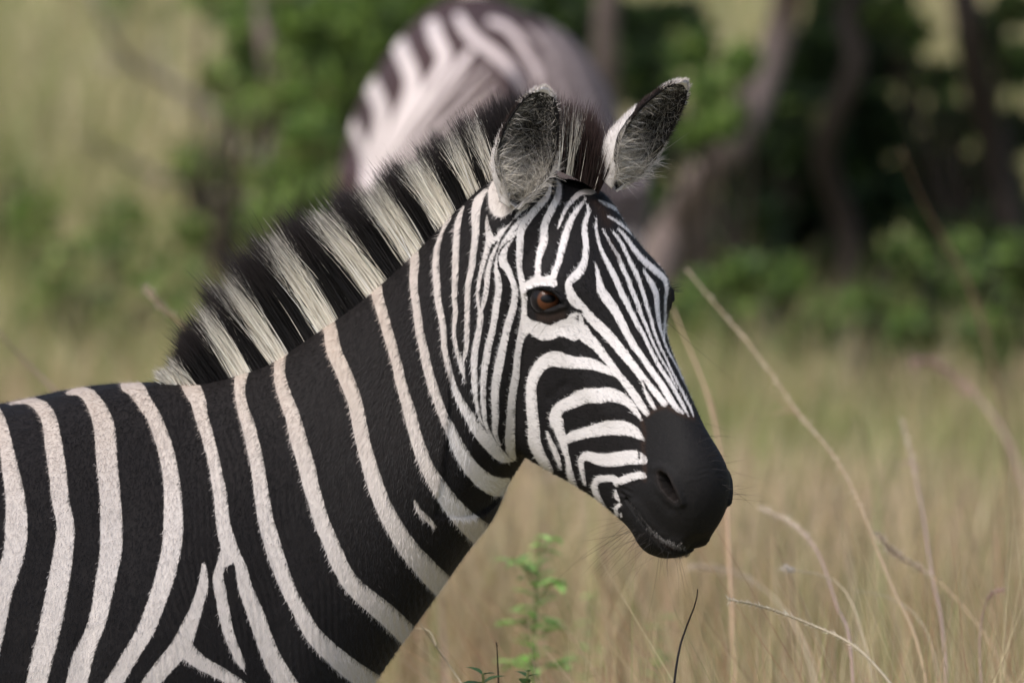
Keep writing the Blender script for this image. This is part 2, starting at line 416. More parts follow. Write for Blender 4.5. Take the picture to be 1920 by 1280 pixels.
def poly_dist(q, poly):
    p = np.array(poly, float); r = np.roll(p, -1, 0)
    d = -seg_dist(q, [(*a, 0) for a in np.r_[p, p[:1]]])
    ins = np.zeros(len(q), bool)
    for (x0, y0), (x1, y1) in zip(p, r):
        c = ((y0 > q[:, 1]) != (y1 > q[:, 1]))
        ins ^= c & (q[:, 0] < (x1 - x0) * (q[:, 1] - y0) / ((y1 - y0) if y1 != y0 else 1e-9) + x0)
    return np.where(ins, d, -d)


def refine(line):
    a = np.array(line, float)
    if len(a) < 3: return line
    t = chord(a[:, :2]); tt = np.linspace(0, t[-1], len(a) * 3)
    return [tuple(r) for r in np.c_[spline(t, a[:, :2], tt), np.interp(tt, t, a[:, 2])]]


def chart(q):
    """Stripe field of the coat at chart points: > 0 white, < 0 black (pixels)."""
    sd = np.full(len(q), -30.0)
    def each(items, fn, comb):
        for it in items:
            a = np.array(it)[:, :2]
            m = 60
            k = np.nonzero((q[:, 0] > a[:, 0].min() - m) & (q[:, 0] < a[:, 0].max() + m) & (q[:, 1] > a[:, 1].min() - m) & (q[:, 1] < a[:, 1].max() + m))[0]
            if len(k): sd[k] = comb(sd[k], fn(q[k], it))
    each([refine(w) for w in WHITE], seg_dist, np.maximum)
    each(WHITE_POLY, poly_dist, np.maximum)
    each(BLACK, seg_dist, lambda a, b: np.minimum(a, -b))
    each(BLACK_POLY, poly_dist, lambda a, b: np.minimum(a, -b))
    # the flank behind the shoulder and the rump carry on in the same rhythm
    k = np.nonzero(q[:, 0] < -45)[0]
    if len(k):
        x, y = q[k, 0], q[k, 1]
        ph = (x + 0.00018 * (y - 1000) ** 2 * np.clip((-x - 500) / 400, 0, 1) + 14 * np.sin(y / 130)) / 88
        f = (0.22 - np.abs(ph - np.floor(ph) - .5)) * 88
        sd[k] = np.maximum(np.where(x < -70, f, -30), sd[k])
    # bands round the legs
    k = np.nonzero((q[:, 1] > 1640) | ((q[:, 1] > 1390 + .25 * np.abs(q[:, 0] - 420)) & (q[:, 0] > 130)))[0]
    if len(k):
        ph = (q[k, 1] + 10 * np.sin(q[k, 0] / 30)) / 62
        sd[k] = (0.24 - np.abs(ph - np.floor(ph) - .5)) * 62
    return sd

# ---------------------------------------------------------------- materials
def new_mat(name):
    m = bpy.data.materials.new(name); m.use_nodes = True
    nt = m.node_tree
    return m, nt.nodes, nt.links, nt.nodes['Principled BSDF']


def simple_mat(name, colr, rough=.6, spec=.3, noise=None, scale=20, bump=0.0):
    """Plain colour with a little procedural variation."""
    m, n, l, b = new_mat(name)
    b.inputs['Roughness'].default_value = rough
    b.inputs['Specular IOR Level'].default_value = spec
    tc = n.new('ShaderNodeTexCoord'); nz = n.new('ShaderNodeTexNoise')
    nz.inputs['Scale'].default_value = scale; nz.inputs['Detail'].default_value = 4
    l.new(tc.outputs['Object'], nz.inputs['Vector'])
    mx = n.new('ShaderNodeMix'); mx.data_type = 'RGBA'
    mx.inputs[6].default_value = (*colr, 1)
    mx.inputs[7].default_value = (*(noise or [c * .7 for c in colr]), 1)
    l.new(nz.outputs['Fac'], mx.inputs[0]); l.new(mx.outputs[2], b.inputs['Base Color'])
    if bump:
        bp = n.new('ShaderNodeBump'); bp.inputs['Strength'].default_value = bump; bp.inputs['Distance'].default_value = .01
        l.new(nz.outputs['Fac'], bp.inputs['Height']); l.new(bp.outputs[0], b.inputs['Normal'])
    return m


def attr_mat(name, attr='col', rough=.7, spec=.2, sheen=0.0, trans=0.0):
    """Colour comes from a mesh attribute (pigment of each hair, blade or leaf)."""
    m, n, l, b = new_mat(name)
    a = n.new('ShaderNodeAttribute'); a.attribute_name = attr
    l.new(a.outputs['Color'], b.inputs['Base Color'])
    b.inputs['Roughness'].default_value = rough
    b.inputs['Specular IOR Level'].default_value = spec
    b.inputs['Sheen Weight'].default_value = sheen
    if trans:
        t = n.new('ShaderNodeBsdfTranslucent'); l.new(a.outputs['Color'], t.inputs['Color'])
        mx = n.new('ShaderNodeMixShader'); mx.inputs[0].default_value = trans
        l.new(b.outputs[0], mx.inputs[1]); l.new(t.outputs[0], mx.inputs[2])
        l.new(mx.outputs[0], n['Material Output'].inputs['Surface'])
    return m


def hide_mat(name='zebra_hide', b0=(.007, .0065, .0075), b1=(.014, .012, .0115), w0=(.68, .665, .67), w1=(.44, .37, .305)):
    """Striped hide: the stripe field decides white or black hair, 'stain' how dusty the white is (on the far zebra: painted shade), 'skin' where it is bare dark skin."""
    m, n, l, b = new_mat(name)
    def at(nm):
        a = n.new('ShaderNodeAttribute'); a.attribute_name = nm; return a.outputs['Fac']
    tc = n.new('ShaderNodeTexCoord')
    def noise(scale, detail=3):
        z = n.new('ShaderNodeTexNoise'); z.inputs['Scale'].default_value = scale; z.inputs['Detail'].default_value = detail
        l.new(tc.outputs['Object'], z.inputs['Vector']); return z.outputs['Fac']
    def math_(op, a, bb, cl=False):
        k = n.new('ShaderNodeMath'); k.operation = op; k.use_clamp = cl
        for i, x in enumerate((a, bb)):
            if isinstance(x, (int, float)): k.inputs[i].default_value = x
            else: l.new(x, k.inputs[i])
        return k.outputs[0]
    def mix(f, a, c):
        x = n.new('ShaderNodeMix'); x.data_type = 'RGBA'
        for i, v in ((0, f), (6, a), (7, c)):
            if isinstance(v, tuple): x.inputs[i].default_value = (*v, 1)
            elif isinstance(v, (int, float)): x.inputs[i].default_value = v
            else: l.new(v, x.inputs[i])
        return x.outputs[2]
    fine = noise(900, 2); mid = noise(220, 3); big = noise(14, 3)
    sd = math_('ADD', at('sd'), math_('MULTIPLY', math_('SUBTRACT', fine, .5), 7.0))
    sd = math_('ADD', sd, math_('MULTIPLY', math_('SUBTRACT', mid, .5), 3.0))
    white = math_('ADD', math_('MULTIPLY', sd, .55), .5, True)
    cw = mix(at('stain_shade'), w0, w1)
    cw = mix(math_('MULTIPLY', fine, .55), cw, (.42, .37, .34))
    cb = mix(math_('MULTIPLY', big, .8), b0, b1)
    cb = mix(math_('MULTIPLY', at('stain_shade'), .35), cb, (.022, .0185, .018))
    c = mix(white, cb, cw)
    c = mix(at('skin'), c, mix(mid, (.006, .006, .0065), (.013, .012, .012)))
    c = mix(at('brown'), c, mix(mid, (.022, .012, .008), (.05, .028, .018)))
    l.new(c, b.inputs['Base Color'])
    rg = n.new('ShaderNodeMapRange'); l.new(at('skin'), rg.inputs[0])
    rg.inputs[3].default_value = .75; rg.inputs[4].default_value = .7
    l.new(rg.outputs[0], b.inputs['Roughness'])
    b.inputs['Specular IOR Level'].default_value = .12
    b.inputs['Sheen Weight'].default_value = .0
    b.inputs['Sheen Roughness'].default_value = .5
    bp = n.new('ShaderNodeBump'); bp.inputs['Strength'].default_value = .2; bp.inputs['Distance'].default_value = .001
    l.new(math_('ADD', fine, math_('MULTIPLY', mid, 1.5)), bp.inputs['Height']); l.new(bp.outputs[0], b.inputs['Normal'])
    return m


HIDE = hide_mat()
HIDE_BROWN = hide_mat('zebra_hide_brown', (.045, .027, .028), (.075, .048, .048), (.64, .58, .575), (.42, .34, .34))
HAIR = attr_mat('zebra_hair', rough=.62, spec=.25)

# ---------------------------------------------------------------- the zebra in front
HEAD_Y = -0.075                                # the head is carried a little towards the camera side
HO = P(1088, 345, HEAD_Y)
HF = head_frame(R(54), R(52), RIGHT, FWD, UP)
PXM = 1.0 / (KPX * 18.05)                      # pixels per metre at the zebra


def to_head(v): return (v - HO) @ HF.T
def from_head(q): return q @ HF + HO


def sec(tx, ty, bx, by, w, nar=.25, sq=.85, y=0.0):
    return (P(tx, ty, y), P(bx, by, y), w, nar, sq)


BODY_SECTIONS = [
    sec(-1185, 960, -1185, 1180, .10), sec(-1120, 800, -1120, 1400, .21), sec(-1000, 715, -1000, 1560, .27, .1),
    sec(-850, 690, -850, 1610, .285, .1), sec(-600, 715, -600, 1660, .29, .05), sec(-350, 762, -350, 1715, .31, .05), sec(-100, 772, -100, 1715, .305, .1),
    sec(30, 752, 30, 1700, .285, .2), sec(150, 727, 180, 1670, .262, .3), sec(270, 718, 310, 1620, .225, .38), sec(370, 716, 430, 1560, .195, .40),
    sec(450, 696, 560, 1470, .168, .38), sec(525, 664, 655, 1350, .142, .34), sec(600, 610, 722, 1255, .124, .30, .85, -.006), sec(675, 555, 790, 1160, .112, .28, .85, -.016),
    sec(750, 492, 857, 1058, .103, .27, .85, -.03), sec(815, 432, 915, 962, .096, .25, .85, -.045), sec(872, 375, 968, 868, .088, .22, .85, -.06),
    sec(930, 325, 1005, 800, .078, .2, .85, -.072), sec(990, 295, 1030, 720, .066, .2, .85, -.078), sec(1040, 300, 1062, 640, .05, .1, .85, -.08),
]


def zebra_shells():
    sh = [closed_loft(trunk_rings(BODY_SECTIONS))]
    r = head_rings()
    sh.append(closed_loft(from_head(r.reshape(-1, 3)).reshape(r.shape)))
    for y in (-.105, .105):
        sh.append(leg(P(400, 1420, y), *FORE)); sh.append(leg(P(-960, 1150, y), *HIND))
    sh.append(tube([P(-1160, 900), P(-1215, 1010), P(-1230, 1200), P(-1225, 1420)], [.035, .03, .024, .016], 12))
    return sh


zm = union_remesh(zebra_shells(), .0052)
co = get_co(zm)
co = smooth_co(co, edges_of(zm), 6)
set_co(zm, co)


def masks(co):
    h = to_head(co)
    inhead = (h[:, 0] > .03) & (h[:, 0] < .60) & (h[:, 1] > -.30) & (h[:, 1] < .06) & (np.abs(h[:, 2]) < .13)
    q = pix(co)
    return h, inhead, q


h, inhead, q = masks(co)
subdivide_where(zm, (q[:, 0] > -40) & (q[:, 1] < 1330) | inhead)
co = get_co(zm); h, inhead, q = masks(co)
subdivide_where(zm, inhead)
co = get_co(zm); e = edges_of(zm)
h, inhead, q = masks(co)
co = smooth_co(co, e, 8, (q[:, 1] < 1330).astype(float))
set_co(zm, co)

# ---------------------------------------------------------------- sculpted features of the face and neck
def chart_coords(co, no, direct_front=True):
    """Chart pixels of each skin point; the far side carries the mirror image of the near side."""
    h = to_head(co)
    k = smooth01((h[:, 0] - .0) / .05) * (np.abs(h[:, 2]) < .16) * (h[:, 1] > -.33)
    inh = k > .5
    q = pix(co)
    mir = co * [1, -1, 1]
    mir[inh] = from_head((h * [1, 1, -1])[inh])
    if direct_front:
        near = np.where(inh, ((no @ FWD) < -.02) | (h[:, 2] > 0), (co[:, 1] < -.02) | ((no @ FWD) < -.02))
    else:
        near = np.where(inh, h[:, 2] > 0, co[:, 1] < 0)
    return np.where(near[:, None], q, pix(mir)), inh, h


def smooth01(x):
    x = np.clip(x, 0, 1)
    return x * x * (3 - 2 * x)


EYE_OPEN = [(995, 554), (1001, 549), (1011, 545), (1024, 544), (1036, 547), (1045, 554), (1052, 562), (1058, 570), (1049, 572), (1041, 576), (1030, 578), (1018, 577), (1008, 571), (1000, 563)]
NOSTRIL = [(1238, 890, 10), (1244, 899, 20), (1249, 909, 20), (1258, 924, 15), (1266, 935, 7)]
MOUTH = [(1172, 936, 2), (1188, 952, 4), (1207, 978, 5), (1225, 1002, 6), (1247, 1020, 7), (1268, 1029, 6), (1288, 1034, 3)]


def sculpt(co, no):
    q, inh, h = chart_coords(co, no, False)
    d = np.zeros(len(co))
    k = np.nonzero(inh)[0]
    p = q[k]; f = np.zeros(len(k))
    def g(x, y, s, a): return a * np.exp(-((p[:, 0] - x) ** 2 + (p[:, 1] - y) ** 2) / (2 * s * s))
    def ridge(line, s, a):
        dd = -seg_dist(p, [(x, y, 0) for x, y in line]); return a * np.exp(-(dd / s) ** 2)
    f += ridge([(985, 540), (1005, 524), (1030, 522), (1050, 534), (1062, 550)], 30, .0035)       # brow
    f += ridge([(990, 590), (1020, 604), (1050, 598), (1075, 588)], 14, .0015)                     # lower lid bag
    f += ridge([(1055, 640), (1085, 690), (1120, 745), (1140, 775)], 20, .0035)                    # facial crest
    f += ridge([(1035, 745), (1050, 728), (1062, 722)], 9, -.0016)
    f += g(985, 760, 90, .004) + g(1080, 465, 40, -.002)
    eo = poly_dist(p, EYE_OPEN)
    f += np.where(eo > 0, -.013 * smooth01(eo / 5), .0030 * np.exp(-((eo + 5) / 5) ** 2))
    f += ridge([(991, 551), (1004, 543), (1024, 540), (1042, 546), (1056, 561)], 4, .0026)                      # upper lid
    ns_ = seg_dist(p, NOSTRIL)
    f += np.where(ns_ > -3, -.034 * smooth01((ns_ + 3) / 10), 0) + .0018 * np.exp(-((ns_ + 10) / 7) ** 2)
    f += ridge([(1254, 888), (1264, 908), (1275, 930), (1281, 944)], 5, .0035)                     # wing of the nostril
    f += ridge([(1222, 890), (1232, 925), (1256, 952)], 10, -.0025)
    mo = seg_dist(p, MOUTH)
    f += np.where(mo > -8, -.011 * smooth01((mo + 4) / 6), 0)
    f += ridge([(1192, 944), (1214, 972), (1234, 996), (1256, 1012), (1285, 1020)], 9, .0034)
    f += ridge([(1185, 968), (1200, 992), (1220, 1016), (1250, 1034)], 10, .0018)
    f += ridge([(1160, 915), (1168, 930), (1166, 945)], 6, -.0022)
    wr = smooth01(1 - np.hypot(p[:, 0] - 1325, (p[:, 1] - 885) * 1.1) / 48)                        # wrinkles over the nose
    f += wr * .00028 * np.sin((p[:, 1] + .15 * (p[:, 0] - 1325) + .004 * (p[:, 0] - 1320) ** 2 + 2.5 * np.sin(p[:, 0] / 9) + 2 * np.sin(p[:, 0] / 4.1 + p[:, 1] / 13)) / 1.8) * (.5 + .5 * np.sin(p[:, 0] / 11 + p[:, 1] / 7))
    wr = smooth01(1 - np.hypot(p[:, 0] - 1172, p[:, 1] - 925) / 22)
    f += wr * .0010 * np.sin((p[:, 1] * .8 - p[:, 0] * .4) / 1.7)
    d[k] = f
    # fine upright folds of the loose neck skin, soft muscles of shoulder and neck
    b = np.nonzero(~inh & (co[:, 2] > .75))[0]
    x, y = q[b, 0], q[b, 1]
    band = smooth01((x - 250) / 60) * smooth01((900 - x) / 120) * smooth01((y - 690 + .55 * (x - 380)) / 60)
    ripple = np.sin((x - .18 * y + 9 * np.sin(y / 47 + x / 90)) / 2.1) * (.55 + .45 * np.sin(x / 23 + y / 61))
    d[b] += band * .00045 * ripple
    d[b] += .0035 * np.sin(x / 83 + 1.3) * np.sin(y / 120 + x / 210) * smooth01((y - 760) / 120)
    def gb(px, py, sx, sy, a): return a * np.exp(-((x - px) / sx) ** 2 - ((y - py) / sy) ** 2)
    d[b] += gb(330, 1120, 130, 260, .012) + gb(520, 1220, 50, 200, -.006) + gb(160, 1215, 22, 70, -.004) + gb(225, 1000, 26, 90, -.003)
    dd = -seg_dist(q[b], [(790, 600, 0), (850, 800, 0), (905, 960, 0)])
    d[b] += .006 * np.exp(-(dd / 55) ** 2)
    return co + no * d[:, None]


co = sculpt(co, get_no(zm))
co = smooth_co(co, e, 1, to_head(co)[:, 0].clip(0, 1) * 0 + .6)
set_co(zm, co)
no = get_no(zm)


# ---------------------------------------------------------------- pigment
def pigment(co, no):
    qq, inh, h = chart_coords(co, no)
    sd = chart(qq)
    x, y = qq[:, 0], qq[:, 1]
    # dust and stain: the back, withers and crest are tan, the face and the throat side clean
    stain_shade = smooth01((1080 - y - .12 * (x - 100)) / 420) * smooth01((900 - x) / 260) * .55 + .40
    stain_shade = np.where(inh, .05 + .45 * smooth01((960 - x) / 110) * smooth01((760 - y) / 200), stain_shade)
    skin = np.zeros(len(co)); brown = np.zeros(len(co))
    k = np.nonzero(inh)[0]; p = qq[k]
    mz = poly_dist(p, [(1209, 775), (1240, 765), (1290, 780), (1320, 790), (1420, 850), (1420, 1100), (1150, 1100), (1166, 960), (1164, 915), (1205, 902), (1212, 860), (1212, 820)])
    skin[k] = smooth01((mz + 2) / 10) * np.where(sd[k] > 0, 0, 1)
    ey = poly_dist(p, BLACK_POLY[0])
    skin[k] = np.maximum(skin[k], smooth01((ey + 1) / 4))
    low = -seg_dist(p, [(1010, 594, 0), (1030, 598, 0), (1054, 590, 0)])
    brown[k] = np.maximum(brown[k], .45 * np.exp(-(low / 9) ** 2) * (ey > -2))
    edge = -seg_dist(p, [(1204, 785, 0), (1209, 810, 0), (1206, 835, 0), (1209, 870, 0), (1209, 900, 0)])
    edge2 = -seg_dist(p, [(1214, 780, 0), (1228, 768, 0), (1250, 762, 0), (1275, 776, 0), (1300, 785, 0)])
    brown[k] = np.maximum(brown[k], .5 * np.exp(-(np.minimum(edge, edge2) / 4) ** 2))
    nd = seg_dist(p, NOSTRIL); brown[k] = np.maximum(brown[k], .15 * np.exp(-((nd) / 6) ** 2))
    lip = -seg_dist(p, [(1226, 1004, 0), (1247, 1021, 0), (1266, 1029, 0)])
    brown[k] = np.maximum(brown[k], .9 * np.exp(-(lip / 3.2) ** 2))
    c3 = -seg_dist(p, [(1142, 450, 0), (1152, 468, 0), (1162, 490, 0)])
    brown[k] = np.maximum(brown[k], .45 * np.exp(-(c3 / 4) ** 2))
    tp = -seg_dist(p, [(1105, 362, 0), (1125, 385, 0), (1140, 415, 0)])
    brown[k] = np.maximum(brown[k], .4 * np.exp(-(tp / 12) ** 2) * (sd[k] < 0))
    return sd, stain_shade, skin, brown, qq, inh


sd, stain_shade, skin, brown, qq, inh = pigment(co, no)

# ---------------------------------------------------------------- ears (grown into the same skin)
EAR_N, EAR_M = 46, 40


def ear_surface(base, tip, face, half, spread, curl, bend=0.0, back=0.0):
    """A cupped ear: base and tip in space, face = direction the cup opens to. Returns outer and inner rows (n,m,3), parameters t, s."""
    ax = tip - base; L = np.linalg.norm(ax); ax = ax / L
    face = face - ax * (face @ ax); face /= np.linalg.norm(face)
    side = np.cross(face, ax)
    t = np.linspace(0, 1, EAR_N); s = np.linspace(-1, 1, EAR_M)
    prof = np.interp(t, [0, .08, .2, .35, .5, .65, .8, .9, .96, 1], [.36, .50, .78, .97, 1.0, .93, .76, .57, .41, .20])
    prof = spline(np.linspace(0, 1, 12), np.interp(np.linspace(0, 1, 12), t, prof), t)
    A = np.interp(t, [0, .15, .4, .7, 1], [2.75, 2.3, curl + .35, curl, curl * .8])
    a = s[None, :] * A[:, None]
    W = half * prof[:, None] * spread
    D = half * prof[:, None] * np.interp(t, [0, .3, .7, 1], [.95, .9, .7, .5])[:, None]
    den = np.maximum(np.sin(np.minimum(A, np.pi / 2)), .3)[:, None]
    pts = base + ax * (L * t)[:, None, None] + side * (W * np.sin(a) / den)[..., None] - face * (D * (np.cos(a) - np.cos(A)[:, None] * .55))[..., None]
    pts = pts + face * (bend * np.sin(np.pi * t) * L)[:, None, None] + ax * (-.10 * half * (s ** 2))[None, :, None]
    return pts, t, s, face, side, ax


def ear_mesh(spec):
    pts, t, s, face, side, ax = ear_surface(**spec)
    n, m, _ = pts.shape
    du = np.gradient(pts, axis=0); dv = np.gradient(pts, axis=1)
    nr = np.cross(du, dv); nr /= np.linalg.norm(nr, axis=2)[..., None] + 1e-9
    c = pts.mean(1, keepdims=True)
    sgn = np.sign((nr * (pts - c)).sum(2).mean()); nr *= sgn
    inner = pts - nr * .0032
    ring = np.concatenate([pts, inner[:, ::-1]], 1)
    v, f = closed_loft(ring)
    return v, f, ring, (t, s, pts, inner, nr, face, side, ax)


_c = lambda px, py, y: P(px, py, HEAD_Y + y)
NEAR_EAR = dict(base=_c(962, 384, -.068), tip=_c(1024, 163, -.075), face=np.array([.46, -.92, .05]), half=.0415, spread=1.0, curl=1.30, bend=-.02)
FAR_EAR = dict(base=_c(1150, 348, -.015), tip=_c(1289, 152, -.02), face=np.array([.80, -.66, -.15]), half=.0425, spread=1.0, curl=1.25, bend=-.02)
ears = [ear_mesh(NEAR_EAR), ear_mesh(FAR_EAR)]


def ear_pigment(ring, info, near):
    """Outside white with a dark band, dark rim line, pale tip; inside grey."""
    t, s, pts, inner, nr, face, side, ax = info
    n, m, _ = pts.shape
    T = np.repeat(t[:, None], m, 1); S = np.repeat(s[None], n, 0)
    rim = np.exp(-((1 - np.abs(S)) / .13) ** 2) * smooth01((T - .10) / .15) * smooth01((1.0 - T) / .08)
    if not near: rim = np.maximum(rim, np.exp(-((S + 1) / .28) ** 2) * smooth01((T - .5) / .1) * smooth01((.93 - T) / .06))
    else: rim = np.maximum(rim, np.exp(-((S - 1) / .16) ** 2) * smooth01((T - .55) / .1) * smooth01((.95 - T) / .06))
    out = np.where(T > .86, 12, np.where((T > .60), 2 - 14 * smooth01((T - .6) / .05), 12)) - 24 * rim
    out = np.where(T < .78, np.where(T > .55, out, 12 - 24 * rim), out)
    tipw = smooth01((T - .965) / .03)
    inn = -.75 - 1.6 * np.exp(-(S / .55) ** 2 - ((T - .55) / .3) ** 2) - 12 * rim + 14 * tipw
    sdv = np.concatenate([out, inn[:, ::-1]], 1).ravel()
    return np.r_[sdv, sdv[0], sdv[-1]]


# join the ears to the skin
V = [co]; Fq = []
nv = len(co)
bm = bmesh.new(); bm.from_mesh(zm)
add_sd = []
for (v, f, ring, info), near in zip(ears, (True, False)):
    vs = [bm.verts.new(tuple(p)) for p in v]
    for face in f:
        try: bm.faces.new([vs[i] for i in face])
        except ValueError: pass
    add_sd.append(ear_pigment(ring, info, near))
bmesh.ops.recalc_face_normals(bm, faces=bm.faces)
bm.to_mesh(zm); bm.free(); zm.update()
n_ear = sum(map(len, add_sd))
sd_all = np.r_[sd, np.concatenate(add_sd)]
pad = lambda a, v: np.r_[a, np.full(n_ear, v)]
stain_a, skin_a, brown_a = pad(stain_shade, .12), pad(skin, 0.), pad(brown, 0.)
for an, arr in (('sd', sd_all), ('stain_shade', stain_a), ('skin', skin_a), ('brown', brown_a)):
    a = zm.attributes.new(an, 'FLOAT', 'POINT'); a.data.foreach_set('value', np.asarray(arr, np.float32))
zm.materials.append(HIDE)
zm.polygons.foreach_set('use_smooth', np.ones(len(zm.polygons), dtype=bool))
zroot = empty('zebra', (P(-300, 1500)[0], 0, 0), 'zebra with erect striped mane turning its black muzzle and brown eye to the camera', 'zebra')
zbody = link('body', zm, zroot)

# ---------------------------------------------------------------- hair
def ribbons(roots, dirs, length, width, colors, segs=4, curl=None, gravity=0.0, tipcol=None, side=None, taper=1.0):
    """Flat tapered strands: roots, dirs (N,3), length, width (N,), colors (N,3)."""
    N = len(roots)
    t = np.linspace(0, 1, segs + 1)
    dirs = dirs / np.linalg.norm(dirs, axis=1)[:, None]
    c = np.zeros((N, 3)) if curl is None else curl
    g = np.array([0, 0, -1.0]) * gravity
    pts = roots[:, None] + length[:, None, None] * (dirs[:, None] * t[None, :, None] + (c[:, None] + g) * (t ** 2)[None, :, None])
    sd_ = side if side is not None else np.cross(dirs, rng.normal(size=(N, 3)))
    sd_ = sd_ / (np.linalg.norm(sd_, axis=1)[:, None] + 1e-9)
    w = width[:, None] * (1 - taper * .92 * t[None] ** 1.4)
    a = pts - sd_[:, None] * w[..., None] / 2; b = pts + sd_[:, None] * w[..., None] / 2
    v = np.stack([a, b], 2).reshape(-1, 3)
    base = (np.arange(N) * (segs + 1) * 2)[:, None, None]
    k = (np.arange(segs) * 2)[None, :, None]
    f = (base + k + np.array([0, 1, 3, 2])[None, None]).reshape(-1, 4)
    cc = np.repeat(colors[:, None], segs + 1, 1)
    if tipcol is not None:
        tc, start = tipcol
        m = smooth01((t[None] - start[:, None]) / .22)[..., None]
        cc = cc * (1 - m) + tc[:, None] * m
    cc = np.repeat(cc[:, :, None], 2, 2).reshape(-1, 3)
    return v, f, cc


def hair_object(name, parts, parent, mat=None):
    o = 0; V, F, C = [], [], []
    for v, f, c in parts:
        V.append(v); F.append(f + o); C.append(c); o += len(v)
    me = mesh_from(name, np.concatenate(V), np.concatenate(F), mat or HAIR, True, {'col': np.concatenate(C)})
    return link(name, me, parent)


def jit(c, n, s=.18):
    return np.clip(np.asarray(c, float) * (1 + rng.normal(0, s, (n, 1))), .003, .9)


# mane: strands rooted along the crest; colour follows the neck stripe each strand grows from
CREST = np.array([(322, 716, 301, 702), (345, 716, 318, 686), (372, 724, 322, 674), (415, 712, 344, 612), (458, 697, 376, 569), (490, 684, 392, 540), (525, 666, 414, 505), (570, 636, 458, 467), (617, 606, 506, 435), (660, 568, 551, 411), (703, 528, 596, 387), (740, 496, 642, 361), (775, 464, 688, 336), (808, 434, 730, 313), (838, 406, 770, 291), (866, 378, 807, 264), (893, 356, 842, 240), (926, 332, 883, 213), (955, 314, 919, 193), (988, 300, 970, 177), (1020, 296, 1018, 175), (1050, 304, 1068, 183), (1080, 318, 1107, 199), (1105, 332, 1135, 241), (1122, 346, 1145, 289)], float)
TUFTS = [(348, 34), (458, 19), (528, 17), (617, 19), (705, 20), (777, 18), (840, 16), (893, 11), (928, 10), (1046, 4), (1066, 6)]
NM = 46000
ct = chord(CREST[:, :2])
u = rng.uniform(0, ct[-1], NM)
cr = spline(ct, CREST, u)
lat = rng.normal(0, 1, NM).clip(-1.8, 1.8)
ybase = np.interp(cr[:, 0], [300, 560, 930, 985, 1120], [0, 0, -.065, -.050, -.058])
thick = np.interp(cr[:, 0], [300, 360, 600, 1000, 1120], [.006, .010, .013, .014, .020])
yo = ybase + lat * thick
rx = cr[:, 0]; ry = cr[:, 1] + 5 + np.abs(lat) * 7
roots = np.array([P(a, b, c) for a, b, c in zip(rx, ry, yo)])
clump = np.floor(u / 9).astype(int)
coff = rng.normal(0, 1, (clump.max() + 2, 2))[clump] * np.array([7, 7])
dirpx = cr[:, 2:] - cr[:, :2]
fine = rng.normal(0, 1, (NM, 2)) * np.array([7, 6])
tipx = cr[:, 2] + coff[:, 0] * .8 + fine[:, 0]; tipy = cr[:, 3] + coff[:, 1] * .8 + fine[:, 1]
tips = np.array([P(a, b, c) for a, b, c in zip(tipx, tipy, ybase + lat * thick * 1.5 + rng.normal(0, .006, NM))])
vec = tips - roots
ln = np.linalg.norm(vec, axis=1) * np.where(rng.random(NM) < .06, rng.uniform(.95, 1.12, NM), rng.uniform(.70, 1.0, NM))
isw = np.zeros(NM, bool)
for cx, hw in TUFTS:
    isw |= np.abs(rx - cx + rng.normal(0, 3.0, NM)) < hw
isw &= rng.random(NM) > .015
isw |= (rng.random(NM) < .004)
fore = smooth01((rx - 985) / 40)
dark = jit((.010, .009, .0095), NM, .35) * (1 - fore[:, None]) + jit((.020, .0115, .0105), NM, .3) * fore[:, None]
white = jit((.80, .755, .67), NM, .14)
colr = np.where(isw[:, None], white, dark)
tipd = np.where(isw[:, None], dark * 1.6, np.clip(dark * 1.5 + [.008, .005, .005], 0, 1))
start = np.where(isw, rng.normal(.80, .10, NM), .65)
curl = rng.normal(0, .045, (NM, 3)) + np.array([-.06, 0, .02])
ln = np.where(isw, ln * .90, ln)
mane = ribbons(roots, vec, ln, rng.uniform(.0008, .0017, NM), colr, 5, curl, .03, (tipd, start))
hair_object('mane', [mane], zroot)


# short coat: one flat hair per spot, lying with the lie of the coat
def coat(n_target):
    me = zm
    nf = len(me.polygons)
    ls = np.empty(nf, np.int32); me.polygons.foreach_get('loop_start', ls)
    lt = np.empty(nf, np.int32); me.polygons.foreach_get('loop_total', lt)
    lv = np.empty(len(me.loops), np.int32); me.loops.foreach_get('vertex_index', lv)
    cw = get_co(me) + np.array(zroot.location)
    nn = get_no(me)
    ar = np.empty(nf, np.float32); me.polygons.foreach_get('area', ar)
    ce = np.empty(nf * 3, np.float32); me.polygons.foreach_get('center', ce); ce = ce.reshape(-1, 3) + np.array(zroot.location)
    q = pix(ce)
    vis = (q[:, 0] > -70) & (q[:, 1] < 1345) & (lv[ls] < nv)
    wgt = ar * vis
    fi = rng.choice(nf, n_target, p=wgt / wgt.sum())
    a, b, c = lv[ls[fi]], lv[ls[fi] + 1], lv[ls[fi] + 2]
    d = np.where(lt[fi] > 3, lv[np.minimum(ls[fi] + 3, len(lv) - 1)], c)
    u, v = rng.random(n_target), rng.random(n_target)
    w4 = [(1 - u) * (1 - v), u * (1 - v), u * v, (1 - u) * v]
    idx = [a, b, c, d]
    bl = lambda arr: sum(arr[i] * (w[:, None] if arr.ndim > 1 else w) for i, w in zip(idx, w4))
    pos, nor = bl(cw), bl(nn)
    nor /= np.linalg.norm(nor, axis=1)[:, None] + 1e-9
    return pos, nor, bl(sd_all), bl(stain_a), bl(skin_a), bl(brown_a)


